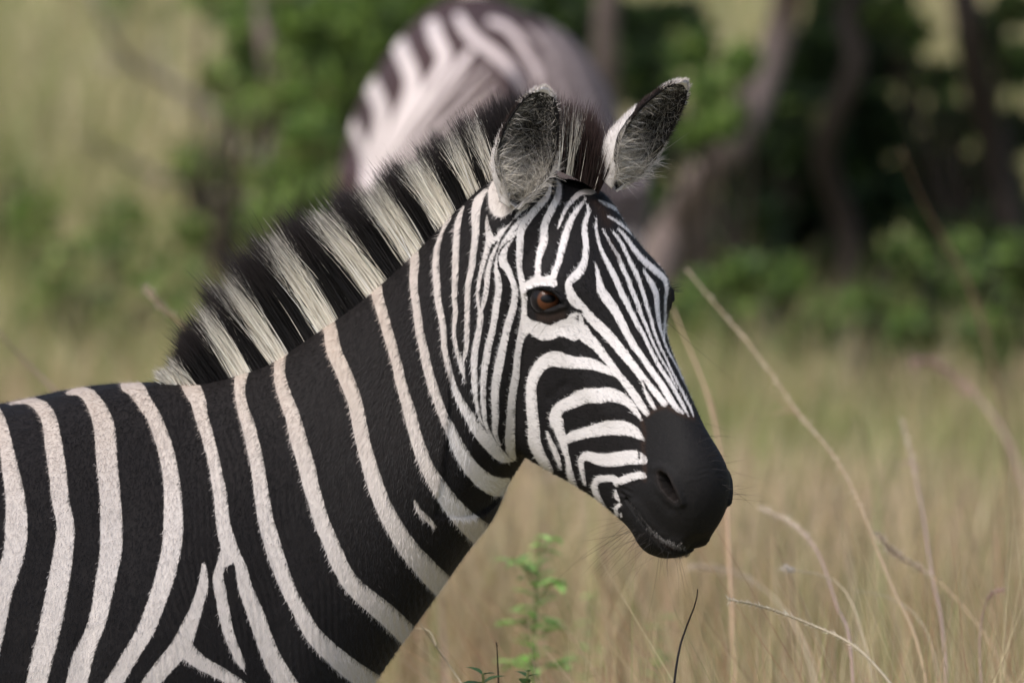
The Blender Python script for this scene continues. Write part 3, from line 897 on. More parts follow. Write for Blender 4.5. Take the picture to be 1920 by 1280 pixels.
NC = 420000
pos, nor, csd, cst, csk, cbr = coat(NC)
hh = to_head(pos); inh_c = (hh[:, 0] > .03) & (np.abs(hh[:, 2]) < .13) & (hh[:, 1] > -.31)
flow_body = np.array([-.45, 0, -.9])
flow_head = -.75 * HF[0] - .35 * HF[1]
flow_fore = .55 * HF[1] - .8 * HF[0]
fl = np.where(inh_c[:, None], flow_head, flow_body)
up_neck = smooth01((pix(pos)[:, 0] - 560) / 250)[:, None] * (~inh_c)[:, None]
fl = fl * (1 - up_neck) + np.array([-.25, 0, -1.0]) * up_neck
fl = fl - nor * (fl * nor).sum(1)[:, None]
fl /= np.linalg.norm(fl, axis=1)[:, None] + 1e-9
fl = fl + rng.normal(0, .28, (NC, 3)) + nor * rng.uniform(.16, .42, NC)[:, None]
iswc = (csd + rng.normal(0, 1.2, NC)) > .7
base_w = np.array([.70, .685, .69]) * (1 - cst[:, None]) + np.array([.45, .36, .30]) * cst[:, None]
base_b = np.array([.008, .0075, .008]) * (1 - cst[:, None] * .6) + np.array([.015, .0125, .012]) * cst[:, None] * .6
cc = np.where(iswc[:, None], base_w * (1 + rng.normal(0, .09, (NC, 1))), base_b * (1 + rng.normal(0, .3, (NC, 1))))
cc = np.where((csk > .4)[:, None], np.array([.011, .0105, .011]) * rng.uniform(.5, 2.2, (NC, 1)), cc)
cc = cc * (1 - cbr[:, None]) + np.array([.055, .028, .018]) * cbr[:, None]
keep = (csk < .4) | (rng.random(NC) < .7)
ck = np.clip(cc[keep], .004, .85)
L_ = np.where(inh_c, .0055, .0075)[keep] * rng.uniform(.6, 1.25, keep.sum()) * (1 - .55 * csk[keep])
coat_mesh = ribbons(pos[keep] - nor[keep] * .0004, fl[keep], L_, np.full(keep.sum(), .00062), ck, 1, side=np.cross(fl[keep], nor[keep]))
tag(hair_object('coat', [coat_mesh], zroot), kind='stuff')

# long pale hairs inside and along the ears
parts = []
for (v, f, ring, info), near in zip(ears, (True, False)):
    t, s, pts, inner, nr, face, side, ax = info
    n = 4200
    i = (np.sqrt(rng.random(n)) * (EAR_N - 5)).astype(int) ; i = EAR_N - 5 - i
    i = np.clip(i + 2, 2, EAR_N - 4); j = rng.integers(1, EAR_M - 1, n)
    p0 = inner[i, j]; ni = -nr[i, j]; sj = s[j]
    ctr = pts[i].mean(1)
    d = ax * rng.normal(.45, .35, n)[:, None] - side * (np.sign(sj) * rng.uniform(.2, 1.0, n))[:, None] + face * rng.uniform(.15, .7, n)[:, None] + rng.normal(0, .25, (n, 3))
    ln_ = rng.uniform(.010, .024, n) * np.where(t[i] < .45, 1.35, .75) * np.where(t[i] > .8, .6, 1)
    cl = jit((.46, .43, .39), n, .30)
    cl *= np.where(t[i] > .4, .8, 1.25)[:, None]; dk = rng.random(n) < np.where(t[i] > .35, .5, .2); cl[dk] *= .15
    parts.append(ribbons(p0, d, ln_, rng.uniform(.0004, .0007, n), cl, 3, rng.normal(0, .35, (n, 3))))
    # fringe along both rims
    n = 1500
    i = rng.integers(2, EAR_N - 3, n); e_ = rng.choice([0, EAR_M - 1], n)
    p0 = pts[i, e_]; out = np.where(e_ == 0, -1., 1.)[:, None] * side
    d = out * rng.uniform(.1, .8, n)[:, None] + ax * rng.uniform(.3, 1, n)[:, None] + rng.normal(0, .25, (n, 3))
    low = t[i] < .4
    parts.append(ribbons(p0, d, np.where(low, rng.uniform(.008, .022, n), rng.uniform(.003, .007, n)), rng.uniform(.0003, .0006, n), np.where((t[i] > .52)[:, None], jit((.03, .02, .018), n, .3), jit((.52, .49, .46), n, .2)), 3, rng.normal(0, .2, (n, 3))))
    # short coat of the back of the ear
    n = 5000
    i = rng.integers(1, EAR_N - 2, n); j = rng.integers(0, EAR_M, n)
    sv = ear_pigment(ring, info, near)[:EAR_N * EAR_M * 2].reshape(EAR_N, -1)[:, :EAR_M][i, j]
    d = ax + nr[i, j] * .35 + rng.normal(0, .25, (n, 3))
    parts.append(ribbons(pts[i, j], d, rng.uniform(.004, .008, n), np.full(n, .0005), np.where((sv > 0)[:, None], jit((.62, .58, .56), n, .1), jit((.035, .022, .02), n, .3)), 2))
    # short pale hairs over the tip
    n = 1200
    i = rng.integers(EAR_N - 7, EAR_N, n); j = rng.integers(0, EAR_M, n)
    d = ax * rng.uniform(.3, 1, n)[:, None] + (pts[i, j] - pts[-4].mean(0)) / .02 * .5 + rng.normal(0, .35, (n, 3))
    parts.append(ribbons(pts[i, j] - ax * .002, d, rng.uniform(.003, .008, n), np.full(n, .0006), jit((.56, .51, .48), n, .25), 2))
    # tuft at the foot of the ear opening
    n = 900
    p0 = inner[rng.integers(1, 9, n), rng.integers(4, EAR_M - 4, n)]
    d = ax * rng.uniform(.5, 1.1, n)[:, None] + face * rng.uniform(.2, .9, n)[:, None] + side * rng.normal(0, .45, n)[:, None]
    parts.append(ribbons(p0, d, rng.uniform(.018, .042, n), rng.uniform(.0004, .0008, n), jit((.50, .46, .40), n, .25), 4, rng.normal(0, .25, (n, 3))))
tag(hair_object('ear_hair', parts, zroot), 'pale long hairs lining both ears')

# whiskers of chin, lips and nose, lashes round the eye
def skin_at(px, py):
    """Nearest skin point seen at a chart pixel."""
    d = (qq_vis[:, 0] - px) ** 2 + (qq_vis[:, 1] - py) ** 2
    k = np.argmin(d); return co_vis[k], no_vis[k]


vis_k = inh & ((no @ FWD) < .15)
qq_vis, co_vis, no_vis = pix(co[vis_k]), co[vis_k], no[vis_k]
wr, wd, wl_ = [], [], []
for k in range(70):
    t = rng.random()
    px, py = np.array([1168, 972]) * (1 - t) + np.array([1262, 1046]) * t + rng.normal(0, 8, 2)
    p, nn_ = skin_at(px, py)
    wr.append(p); wd.append(nn_ * .6 + RIGHT * rng.uniform(-1.2, -.2) * (1 - t) + UP * rng.uniform(-.7, .0) + rng.normal(0, .2, 3)); wl_.append(rng.uniform(.03, .10) * (1.15 - .7 * t))
for k in range(46):
    t = rng.random()
    px, py = np.array([1300, 800]) * (1 - t) + np.array([1366, 930]) * t + rng.normal(0, 6, 2)
    p, nn_ = skin_at(px, py)
    wr.append(p); wd.append(nn_ * .5 + RIGHT * rng.uniform(.5, 1.2) + UP * rng.normal(.1, .35) + rng.normal(0, .15, 3)); wl_.append(rng.uniform(.015, .05))
for px, py, dx, dz, L in ((1250, 530, 1, -.25, .05), (1252, 528, 1, -.45, .06), (1247, 600, .5, -1, .10), (1246, 590, .7, -.9, .12), (1035, 600, .5, -.6, .04), (1030, 602, -.3, -.7, .05), (1022, 600, -.8, -.4, .05)):
    p, nn_ = skin_at(px, py); wr.append(p); wd.append(nn_ * .5 + RIGHT * dx + UP * dz); wl_.append(L)
n = len(wr)
whisk = ribbons(np.array(wr), np.array(wd), np.array(wl_), rng.uniform(.0003, .00045, n), jit((.02, .016, .015), n, .4), 8, rng.normal(0, .22, (n, 3)) + np.array([0, 0, -.12]))
# grey down on both lips
n = 2600
t = rng.random(n); lp = np.array([(x, y) for x, y, _ in MOUTH[1:]]); tl = chord(lp)
pp = spline(tl, lp, t * tl[-1])
off = np.where(rng.random(n) < .7, rng.uniform(-16, -3, n), rng.uniform(6, 26, n))
r_, d_ = [], []
for (x, y), o_ in zip(pp + np.stack([-off * -.5, off * .85], 1) + rng.normal(0, 2, (n, 2)), off):
    p, nn_ = skin_at(x, y); r_.append(p); d_.append(nn_ * .5 - UP * .8 + RIGHT * rng.normal(0, .3) + rng.normal(0, .2, 3))
down = ribbons(np.array(r_), np.array(d_), rng.uniform(.002, .0045, n), np.full(n, .0003), jit((.055, .052, .05), n, .6) * np.where((off < 0) & (t > .40), 3.2, .6)[:, None], 2)
hair_object('whiskers', [whisk, down], zroot)


# ---------------------------------------------------------------- eyes
def eye_mat():
    m, n, l, b = new_mat('eye')
    a = n.new('ShaderNodeAttribute'); a.attribute_name = 'col'
    l.new(a.outputs['Color'], b.inputs['Base Color'])
    b.inputs['Roughness'].default_value = .35
    b.inputs['Coat Weight'].default_value = .16
    b.inputs['Specular IOR Level'].default_value = .12; b.inputs['Coat Roughness'].default_value = .02
    return m


EYE = eye_mat()


def eyeball(center, gaze, upv, r=.0205):
    n, m = 60, 90
    gaze = gaze / np.linalg.norm(gaze); rt = np.cross(gaze, upv); rt /= np.linalg.norm(rt); uv = np.cross(rt, gaze)
    th = np.linspace(.002, np.pi - .002, n); ph = np.linspace(0, 2 * np.pi, m, endpoint=False)
    T, Ph = np.meshgrid(th, ph, indexing='ij')
    rad = r * (1 + .05 * np.exp(-(T / .55) ** 2))
    pts = center + rad[..., None] * (np.cos(T)[..., None] * gaze + np.sin(T)[..., None] * (np.cos(Ph)[..., None] * rt + np.sin(Ph)[..., None] * uv))
    x, y = np.sin(T) * np.cos(Ph), np.sin(T) * np.sin(Ph)
    iris = np.array([.066, .025, .012]); out = np.array([.010, .008, .008])
    rr = np.hypot(x, y)
    streak = 1 + .25 * np.sin(Ph * 37) * np.sin(Ph * 11 + 1)
    c = iris * (streak * (1.25 - .6 * (y > 0) * np.abs(y) / .7))[..., None]  # iris darkens towards its top: painted shadow of the upper lid
    k = smooth01((rr - .60) / .10)[..., None]; c = c * (1 - k) + out * k
    pu = smooth01((1.15 - np.hypot(x / .44, (y - .06) / .25)) / .22)[..., None]
    c = c * (1 - pu) + np.array([.003, .003, .004]) * pu
    v, f = closed_loft(pts)
    cc = np.concatenate([c.reshape(-1, 3), c[0].mean(0)[None], out[None]])
    return mesh_from('eye', v, f, EYE, True, {'col': cc})


p_eye, n_eye = skin_at(1023, 562)
for near in (True, False):
    lid, _ = skin_at(1022, 586)
    top, _ = skin_at(1024, 533)
    mid_ = (lid + top) / 2
    ray = (mid_ - CAM) / np.linalg.norm(mid_ - CAM)
    cen = P(1025, 561, mid_[1]) + ray * .0175
    gz = -ray + np.array([.10, 0, -.03])
    if not near:
        hc = to_head(cen[None]) * [1, 1, -1]; cen = from_head(hc)[0]
        gh = (gz @ HF.T) * [1, 1, -1]; gz = gh @ HF
    eo = link('eye', eyeball(cen, gz, UP), zroot)
    # lashes of the upper lid
    n = 90
    t = rng.random(n)
    lp = [skin_at(992 + 52 * a, 547 - 9 * math.sin(math.pi * a)) for a in t]
    r_ = np.array([a for a, b in lp]); 
    d_ = np.array([b for a, b in lp]) * .9 - UP * .55 + RIGHT * rng.normal(.1, .3, (n, 1))
    if not near:
        r_ = from_head(to_head(r_) * [1, 1, -1]); d_ = ((d_ @ HF.T) * [1, 1, -1]) @ HF
    la = ribbons(r_, d_, rng.uniform(.008, .016, n), np.full(n, .0005), jit((.01, .01, .01), n), 3, np.tile(UP * .15, (n, 1)))
    v_, f_, c_ = la
    lo = bpy.data.objects.new('eyelashes', mesh_from('eyelashes', v_ - np.array(zroot.location), f_, HAIR, True, {'col': c_}))
    col.objects.link(lo); lo.parent = eo

# hooves and tail tuft
HOOF = simple_mat('hoof_horn', (.035, .03, .027), .5)


def hoof(x, y, parent):
    ang = np.linspace(0, 2 * np.pi, 20, endpoint=False)
    rows = [(.0, .058), (.03, .053), (.06, .045), (.075, .040)]
    rings = np.array([[(x + .012 - zz * .45 + r * 1.12 * math.cos(a), y + r * math.sin(a), zz) for a in ang] for zz, r in rows])
    v, f = closed_loft(rings)
    return link('hoof', mesh_from('hoof', v, f, HOOF), parent)


for y in (-.105, .105):
    for (hx, pts_rel, rad) in ((P(400, 1420, y), *FORE), (P(-960, 1150, y), *HIND)):
        hoof(hx[0] + pts_rel[-1][0], y, zroot)
n = 700
tr = np.tile(P(-1225, 1400), (n, 1)) + rng.normal(0, .008, (n, 3))
tuft = ribbons(tr, rng.normal(0, .10, (n, 3)) + np.array([0, 0, -1]), rng.uniform(.2, .42, n), np.full(n, .0015), jit((.014, .012, .012), n, .4), 4, rng.normal(0, .05, (n, 3)))
hair_object('tail_tuft', [tuft], zroot)

# ---------------------------------------------------------------- the ground
def ground_mat():
    m, n, l, b = new_mat('savanna_soil')
    tc = n.new('ShaderNodeTexCoord')
    def noise(s, d=5):
        z = n.new('ShaderNodeTexNoise'); z.inputs['Scale'].default_value = s; z.inputs['Detail'].default_value = d
        l.new(tc.outputs['Object'], z.inputs['Vector']); return z.outputs['Fac']
    def mix(f, a, c):
        x = n.new('ShaderNodeMix'); x.data_type = 'RGBA'; l.new(f, x.inputs[0])
        for i, v in ((6, a), (7, c)):
            if isinstance(v, tuple): x.inputs[i].default_value = (*v, 1)
            else: l.new(v, x.inputs[i])
        return x.outputs[2]
    def ramp(f, a, c):
        r = n.new('ShaderNodeMapRange'); r.inputs[1].default_value = a; r.inputs[2].default_value = c; l.new(f, r.inputs[0]); return r.outputs[0]
    c = mix(ramp(noise(.5), .4, .6), (.30, .25, .13), (.16, .18, .075))
    c = mix(ramp(noise(4), .45, .7), c, (.22, .15, .10))
    l.new(c, b.inputs['Base Color']); b.inputs['Roughness'].default_value = .95; b.inputs['Specular IOR Level'].default_value = .1
    bp = n.new('ShaderNodeBump'); bp.inputs['Distance'].default_value = .05; l.new(noise(9), bp.inputs['Height']); l.new(bp.outputs[0], b.inputs['Normal'])
    return m


gx = np.r_[np.linspace(-1500, -40, 12), np.linspace(-30, 30, 60), np.linspace(40, 1500, 12)]
gy = np.r_[np.linspace(-300, -25, 6), np.linspace(-20, 80, 90), np.linspace(95, 2500, 20)]
X, Y = np.meshgrid(gx, gy, indexing='ij')


def ground_z(x, y):
    """Flat round the zebra, gently uneven farther out, rising slowly to far hills."""
    d = np.clip((np.asarray(y, float) - 14) / 20, 0, 1)
    return .05 * d * np.sin(np.asarray(x) * 1.1 + 1) * np.sin(np.asarray(y) * .5) + np.clip(np.asarray(y, float) - 60, 0, None) * .03


gv = np.stack([X, Y, ground_z(X, Y)], -1).reshape(-1, 3)
ground = link('ground', mesh_from('ground', gv, grid_faces(len(gx), len(gy)), ground_mat()))
ground['kind'] = 'structure'

PLANT = attr_mat('grass_blade', rough=.75, spec=.15, trans=.35)
LEAF = attr_mat('leaf', rough=.55, spec=.3, trans=.35)


def blades(x, y, h, lean, width, colors, segs=3, droop=.35, zfun=ground_z):
    N = len(x)
    r = np.stack([x, y, zfun(x, y) - .02], 1)
    az = rng.uniform(0, 2 * np.pi, N)
    d = np.stack([np.cos(az) * lean, np.sin(az) * lean, np.ones(N)], 1)
    cu = np.stack([np.cos(az), np.sin(az), -np.ones(N) * .55], 1) * (droop * rng.uniform(.2, 1.2, N))[:, None]
    s = np.stack([-np.sin(az + rng.normal(0, .6, N)), np.cos(az), np.zeros(N)], 1)
    return ribbons(r, d, h, width, colors, segs, cu, 0.0, side=s)


def mixc(names, n, p):
    pal = np.array(names, float)
    k = rng.choice(len(pal), n, p=np.array(p) / sum(p))
    return np.clip(pal[k] * (1 + rng.normal(0, .18, (n, 1))), .01, .8)


TAN, PINK, STRAW, OLIVE, GREEN, RED, LIME = (.48, .38, .215), (.48, .35, .25), (.58, .50, .32), (.25, .25, .10), (.14, .20, .06), (.36, .21, .13), (.27, .33, .11)


def field(n, d0, d1, hmin, hmax, palette, p, wid=(.003, .007), margin=1.3, clear=None, half=.0362, lean=.3, droop=.35, tufts=7, greenness=.9):
    nt = n // tufts
    dist = np.sqrt(rng.uniform(d0 ** 2, d1 ** 2, nt))
    xx = rng.uniform(-1, 1, nt) * (dist * half + margin)
    hs = rng.uniform(.75, 1.15, nt)
    gsel = rng.random(nt)
    d_ = np.repeat(dist, tufts) + rng.normal(0, .10, nt * tufts); x_ = np.repeat(xx, tufts) + rng.normal(0, .10, nt * tufts)
    h_ = rng.uniform(hmin, hmax, nt * tufts) * np.repeat(hs, tufts)
    y_ = d_ - 18
    ok = np.ones(len(x_), bool)
    if clear is not None: ok = clear(x_, y_, h_)
    patch = np.sin(x_ * 2.3 + 1.7 * np.sin(y_ * .9)) + np.sin(y_ * 1.7 + 2.1 * np.sin(x_ * 1.3 + .5)) + rng.normal(0, .5, len(x_))
    c = mixc(palette, len(x_), p)
    k = smooth01((patch - greenness) / .9)[:, None] * .85
    c = c * (1 - k) + mixc([OLIVE, GREEN, LIME], len(x_), [2, 1.6, 1.4]) * k
    x_, y_, h_, c = x_[ok], y_[ok], h_[ok], c[ok]
    return blades(x_, y_, h_, np.abs(rng.normal(0, lean, len(x_))), rng.uniform(*wid, len(x_)), c, 3, droop)


def not_on_zebras(x, y, h):
    a = ~((np.abs(y) < .45) & (x < .35) & (x > -1.8))
    b = ~((y > 9.2) & (y < 11.8) & (np.abs(x + .05) < .5))
    return a & b


# ranks of grass from beside the zebra to the far rise
def tall_stems(n):
    d_ = np.where(rng.random(n) < .45, rng.uniform(18.5, 20, n), rng.uniform(20, 26, n)); x_ = rng.uniform(.02, .5, n) * d_ / 9
    top = rng.uniform(1000, 1330, n) - np.clip((x_ * 18 / d_ * PXM + 960 - 1400) * .25, -60, 120)
    h_ = CAM[2] - d_ * (.0722 + (top - 640) * KPX)
    return blades(x_, d_ - 18, h_ * 1.08, np.abs(rng.normal(0, .12, n)), rng.uniform(.0016, .0036, n), mixc([TAN, PINK, STRAW, RED, OLIVE, LIME], n, [3, 2, 2.4, 2.2, .8, .8]), 5, .22)


def slanting_stems(n):
    d_ = rng.uniform(18.6, 22.5, n); px_ = rng.uniform(1380, 1990, n)
    x_ = (px_ - 960) * KPX * d_
    top = rng.uniform(960, 1330, n) - np.clip((px_ - 1500) * .12, 0, 60)
    h_ = (CAM[2] - d_ * (.0722 + (top - 640) * KPX)).clip(.4, 1.3)
    r = np.stack([x_, d_ - 18, ground_z(x_, d_ - 18) - .02], 1)
    d = np.stack([rng.normal(-.22, .16, n), rng.normal(0, .1, n), np.ones(n)], 1)
    return ribbons(r, d, h_ * 1.06, rng.uniform(.0016, .0034, n), mixc([RED, PINK, TAN, STRAW], n, [3, 2.5, 2, 1.6]), 5, np.stack([rng.normal(-.22, .15, n), rng.normal(0, .06, n), rng.uniform(-.12, 0, n)], 1), 0.0, side=np.tile([1., 0.2, .1], (n, 1)))


near_grass = [tall_stems(2400), slanting_stems(420), field(9000, 13, 20, .20, .62, [TAN, STRAW, OLIVE, RED], [3, 2, 2, 1], margin=1.6, clear=not_on_zebras),
              field(9000, 19.2, 27, .35, .80, [TAN, PINK, STRAW, OLIVE, GREEN, RED], [3, 2, 2, 1.4, .8, 1], margin=1.5, clear=not_on_zebras)]
tag(hair_object('savanna_grass', near_grass, None, PLANT), 'tan and reddish dry grass standing round the zebras', 'grass', kind='stuff')
def low_right(x, y, h):
    return not_on_zebras(x, y, h)


def before_rump(n):
    x_ = rng.normal(.12, .5, n); y_ = rng.uniform(7.4, 9.3, n)
    return blades(x_, y_, rng.uniform(.40, .66, n), np.abs(rng.normal(0, .16, n)), rng.uniform(.006, .011, n), mixc([TAN, PINK, STRAW, OLIVE], n, [3, 3, 2, 1]), 3, .3)


mid_grass = [field(30000, 26, 35, .12, .34, [TAN, PINK, STRAW, OLIVE, GREEN, RED], [2.4, 2.4, 1.6, 2, 1.3, .6], clear=not_on_zebras, greenness=.05), before_rump(9000),
             field(16000, 33.5, 43, .12, .30, [TAN, OLIVE, GREEN, STRAW], [1.4, 2.4, 2.2, 1.0], greenness=.0)]
tag(hair_object('green_grass', mid_grass, None, PLANT), 'greener knee high grass growing before the thicket', 'grass', kind='stuff')
far_grass = [field(30000, 42, 66, .30, .70, [STRAW, TAN, OLIVE, GREEN], [3.2, 1.5, 2.2, 1.0], wid=(.006, .012), greenness=.55),
             field(9000, 64, 110, .4, .8, [STRAW, TAN, OLIVE], [3, 1.5, 1.5], wid=(.012, .025), margin=3)]
tag(hair_object('pale_grass', far_grass, None, PLANT), 'pale straw yellow grassland on the rise behind the trees', 'grass', kind='stuff')


# ---------------------------------------------------------------- trees and shrubs
def bark_mat(name, a, b_):
    return simple_mat(name, a, .9, .1, b_, 18, .6)


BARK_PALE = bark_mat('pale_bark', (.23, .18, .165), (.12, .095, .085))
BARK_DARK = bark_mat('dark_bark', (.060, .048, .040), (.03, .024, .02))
DRYWOOD = bark_mat('grey_deadwood', (.30, .26, .22), (.18, .155, .14))


def join_shells(shells):
    V, F, o = [], [], 0
    for v, f in shells:
        V.append(v); F += [tuple(i + o for i in q) for q in f]; o += len(v)
    return np.concatenate(V), F


def leaves(centers, radii, n, size, palette, p, flat=.8):
    """Leaf-sized faces spread through uneven clumps."""
    k = rng.integers(0, len(centers), n)
    dirv = rng.normal(size=(n, 3)); dirv /= np.linalg.norm(dirv, axis=1)[:, None]
    r = radii[k] * rng.uniform(.25, 1, n) ** .6
    c = centers[k] + dirv * r[:, None] * [1, 1, flat]
    a = rng.normal(size=(n, 3)); a /= np.linalg.norm(a, axis=1)[:, None]
    b = np.cross(a, rng.normal(size=(n, 3))); b /= np.linalg.norm(b, axis=1)[:, None]
    s = (size * rng.uniform(.6, 1.3, n))[:, None]
    nrm = np.cross(a, b)
    v = np.stack([c - a * s, c + b * s * .42 + nrm * s * .1, c + a * s, c - b * s * .42 + nrm * s * .1], 1).reshape(-1, 3)
    f = np.arange(n * 4).reshape(-1, 4)
    return v, f, np.repeat(mixc(palette, n, p), 4, 0)


LEAF_B, LEAF_M, LEAF_D, LEAF_Y = (.165, .260, .055), (.088, .145, .042), (.032, .054, .021), (.18, .19, .07)  # tones carry light too: bright for lit leaves, dark for thicket shade


def shade_tree(name, trunk_px, widths, dist, bark, label, crown_n=5200, crown_h=2.2, spread=1.15, group='trees of the thicket', limbs=5, pal=(2, 3, 3, .3), low=0.95):
    """Trunk traced up a leaning line, standing at its distance, limbs and a crown above it that shades the ground."""
    y = dist - 18
    pts = [P(px, py, y + .12 * math.sin(i * 1.7)) for i, (px, py) in enumerate(trunk_px)]
    g0 = pts[0].copy(); 
    base = np.array([pts[0][0] - (pts[1][0] - pts[0][0]) * .5, y, float(ground_z(pts[0][0], y)) - .06])
    pts = [base] + [p for p in pts if p[2] > base[2] + .12]
    d = pts[-1] - pts[-2]; d /= np.linalg.norm(d)
    top = pts[-1] + (d * .35 + np.array([0, 0, .65])) * .8
    pts.append(top); rad = np.interp(np.linspace(0, 1, len(pts)), [0, .2, 1], [widths[0] * 1.2, widths[0], widths[1]])
    root = empty(name, base, label, 'tree', group)
    sh = [tube(pts, rad, 12)]
    tips = []
    for k in range(limbs):
        a = rng.uniform(0, 2 * np.pi); t = rng.uniform(.55, 1)
        s0 = pts[-2] * (1 - t) + top * t
        e0 = s0 + np.array([math.cos(a) * rng.uniform(.4, spread), math.sin(a) * rng.uniform(.4, spread), rng.uniform(.3, crown_h * .6)])
        sh.append(tube([s0, (s0 + e0) / 2 + rng.normal(0, .06, 3), e0], [widths[1] * .7, widths[1] * .45, widths[1] * .2], 8)); tips.append(e0)
    v, f = join_shells(sh)
    link('trunk', mesh_from('trunk', v, f, bark), root)
    cen = np.array(tips + [top + [0, 0, .4]] + [top + np.array([rng.uniform(-1, 1) * spread, rng.uniform(-1, 1) * spread, rng.uniform(0, crown_h)]) for _ in range(9)])
    cen[:, 2] = np.maximum(cen[:, 2], low + .45)
    v, f, c = leaves(cen, rng.uniform(.28, .55, len(cen)), crown_n, .045, [LEAF_B, LEAF_M, LEAF_D, LEAF_Y], pal)
    link('crown', mesh_from('crown', v, f, LEAF, False, {'col': c}), root)
    return root


def shrub(name, clumps, dist, n, label, pal, size=.03, stems=7, group=None, bark=None, depth=.5):
    """clumps: (px, py, radius px) of leafy masses, all growing from one foot."""
    y = dist - 18; s = dist / 18 / PXM
    cen = np.array([P(px, py, y + rng.uniform(-depth, depth)) for px, py, r in clumps]); rad = np.array([r * s for _, _, r in clumps])
    x0 = cen[:, 0].mean()
    base = np.array([x0, y, float(ground_z(x0, y)) - .03])
    root = empty(name, base, label, 'shrub', group)
    sh = []
    for k in range(stems):
        c = cen[k % len(cen)]
        b0 = base + [rng.normal(0, .05), rng.normal(0, .05), 0]
        sh.append(tube([b0, b0 * .45 + c * .55 + [0, 0, .05] + rng.normal(0, .04, 3), c + rng.normal(0, .3, 3) * rad[k % len(cen)]], [.014, .009, .004], 6))
    v, f = join_shells(sh)
    link('stem', mesh_from('stem', v, f, bark or BARK_DARK), root)
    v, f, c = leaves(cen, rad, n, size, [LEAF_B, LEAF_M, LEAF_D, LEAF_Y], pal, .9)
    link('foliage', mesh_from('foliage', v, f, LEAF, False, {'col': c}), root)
    return root


shade_tree('shade_tree', [(1225, 505), (1262, 430), (1312, 345), (1372, 268), (1432, 150), (1468, 40), (1488, -60)], (.050, .034), 37.0, BARK_PALE, 'slanting tree with pale pinkish bark rising out of the thicket')
shade_tree('shade_tree', [(1150, 560), (1148, 300), (1136, 150), (1140, -40)], (.036, .030), 37.6, BARK_PALE, 'slim upright grey brown trunk behind the rump of the blurred zebra', limbs=4)
shade_tree('shade_tree', [(505, 500), (522, 300), (515, 180), (500, 60), (496, -60)], (.028, .024), 38.6, BARK_PALE, 'thin lilac grey trunk beside the bright green shrub', crown_n=2600, limbs=4, spread=.7, pal=(3, 3, 1, .5))
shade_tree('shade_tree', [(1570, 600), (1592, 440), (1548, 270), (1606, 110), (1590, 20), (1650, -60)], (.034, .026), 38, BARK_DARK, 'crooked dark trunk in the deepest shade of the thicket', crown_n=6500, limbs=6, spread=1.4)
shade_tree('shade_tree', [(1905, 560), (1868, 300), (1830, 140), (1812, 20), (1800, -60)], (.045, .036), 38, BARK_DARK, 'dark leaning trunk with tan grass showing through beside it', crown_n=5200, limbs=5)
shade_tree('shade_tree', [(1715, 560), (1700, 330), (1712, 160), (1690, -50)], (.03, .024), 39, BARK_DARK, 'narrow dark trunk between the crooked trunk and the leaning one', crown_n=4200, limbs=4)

G_TH = 'leafy shrubs of the thicket'
shrub('leafy_shrub', [(1325, 170, 40), (1352, 225, 46), (1300, 95, 44), (1390, 120, 36), (1340, 300, 40), (1300, 250, 36)], 36.6, 1300, 'bright lit leaves of a shrub beside the slanting pale trunk', (5, 3, 1, .8), group=G_TH)
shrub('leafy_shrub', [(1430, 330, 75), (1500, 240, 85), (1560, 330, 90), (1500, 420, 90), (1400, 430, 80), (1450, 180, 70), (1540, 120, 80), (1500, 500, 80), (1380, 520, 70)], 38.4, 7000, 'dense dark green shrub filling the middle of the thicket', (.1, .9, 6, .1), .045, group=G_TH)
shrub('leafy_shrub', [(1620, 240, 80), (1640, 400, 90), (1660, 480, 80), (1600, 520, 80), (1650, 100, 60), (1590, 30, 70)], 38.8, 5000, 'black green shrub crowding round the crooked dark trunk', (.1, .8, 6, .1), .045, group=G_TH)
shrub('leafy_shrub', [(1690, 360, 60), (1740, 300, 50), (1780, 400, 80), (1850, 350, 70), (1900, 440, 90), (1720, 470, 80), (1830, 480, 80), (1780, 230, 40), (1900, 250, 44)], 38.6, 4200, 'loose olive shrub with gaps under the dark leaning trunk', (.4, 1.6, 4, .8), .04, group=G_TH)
shrub('leafy_shrub', [(1330, 545, 45), (1390, 520, 50), (1440, 560, 45), (1290, 590, 40), (1480, 520, 40), (1380, 600, 50)], 35.6, 1500, 'low fresh green shrub at the foot of the slanting trunk', (2.4, 3, 1.4, .8), group=G_TH)
shrub('leafy_shrub', [(1690, 470, 34), (1720, 510, 38), (1800, 470, 40), (1830, 530, 40), (1770, 560, 40)], 35, 900, 'sparse pale green shrub in front of the dark thicket', (2, 3, 1, 1.6), size=.026, group=G_TH)
shrub('leafy_shrub', [(1900, 470, 40), (1930, 520, 50), (1895, 580, 44)], 34.6, 600, 'small pale shrub half in the picture beyond the tall stalks', (2, 3, 1, 1.6), size=.026, group=G_TH)
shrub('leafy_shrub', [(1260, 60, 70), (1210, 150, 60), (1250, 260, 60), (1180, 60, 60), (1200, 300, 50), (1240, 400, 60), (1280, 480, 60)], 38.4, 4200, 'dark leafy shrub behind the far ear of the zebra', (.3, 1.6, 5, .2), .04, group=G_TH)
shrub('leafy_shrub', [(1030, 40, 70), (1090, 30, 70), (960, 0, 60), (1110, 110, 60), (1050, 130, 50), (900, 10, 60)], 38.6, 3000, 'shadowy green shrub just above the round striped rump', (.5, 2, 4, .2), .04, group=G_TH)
shrub('leafy_shrub', [(600, 50, 82), (640, 110, 70), (565, 110, 62), (690, 40, 70), (600, 180, 62), (560, 20, 68), (650, 200, 58)], 37, 2600, 'bright green leafy shrub behind the blurred zebra', (5, 3, 0.6, 0.8), group=G_TH)
shrub('leafy_shrub', [(790, 20, 70), (720, 80, 60), (640, 260, 56), (700, 200, 60)], 38.4, 2600, 'deep green shrub between the bright shrub and the rump', (2, 3, 1.5, .4), .04, group=G_TH)
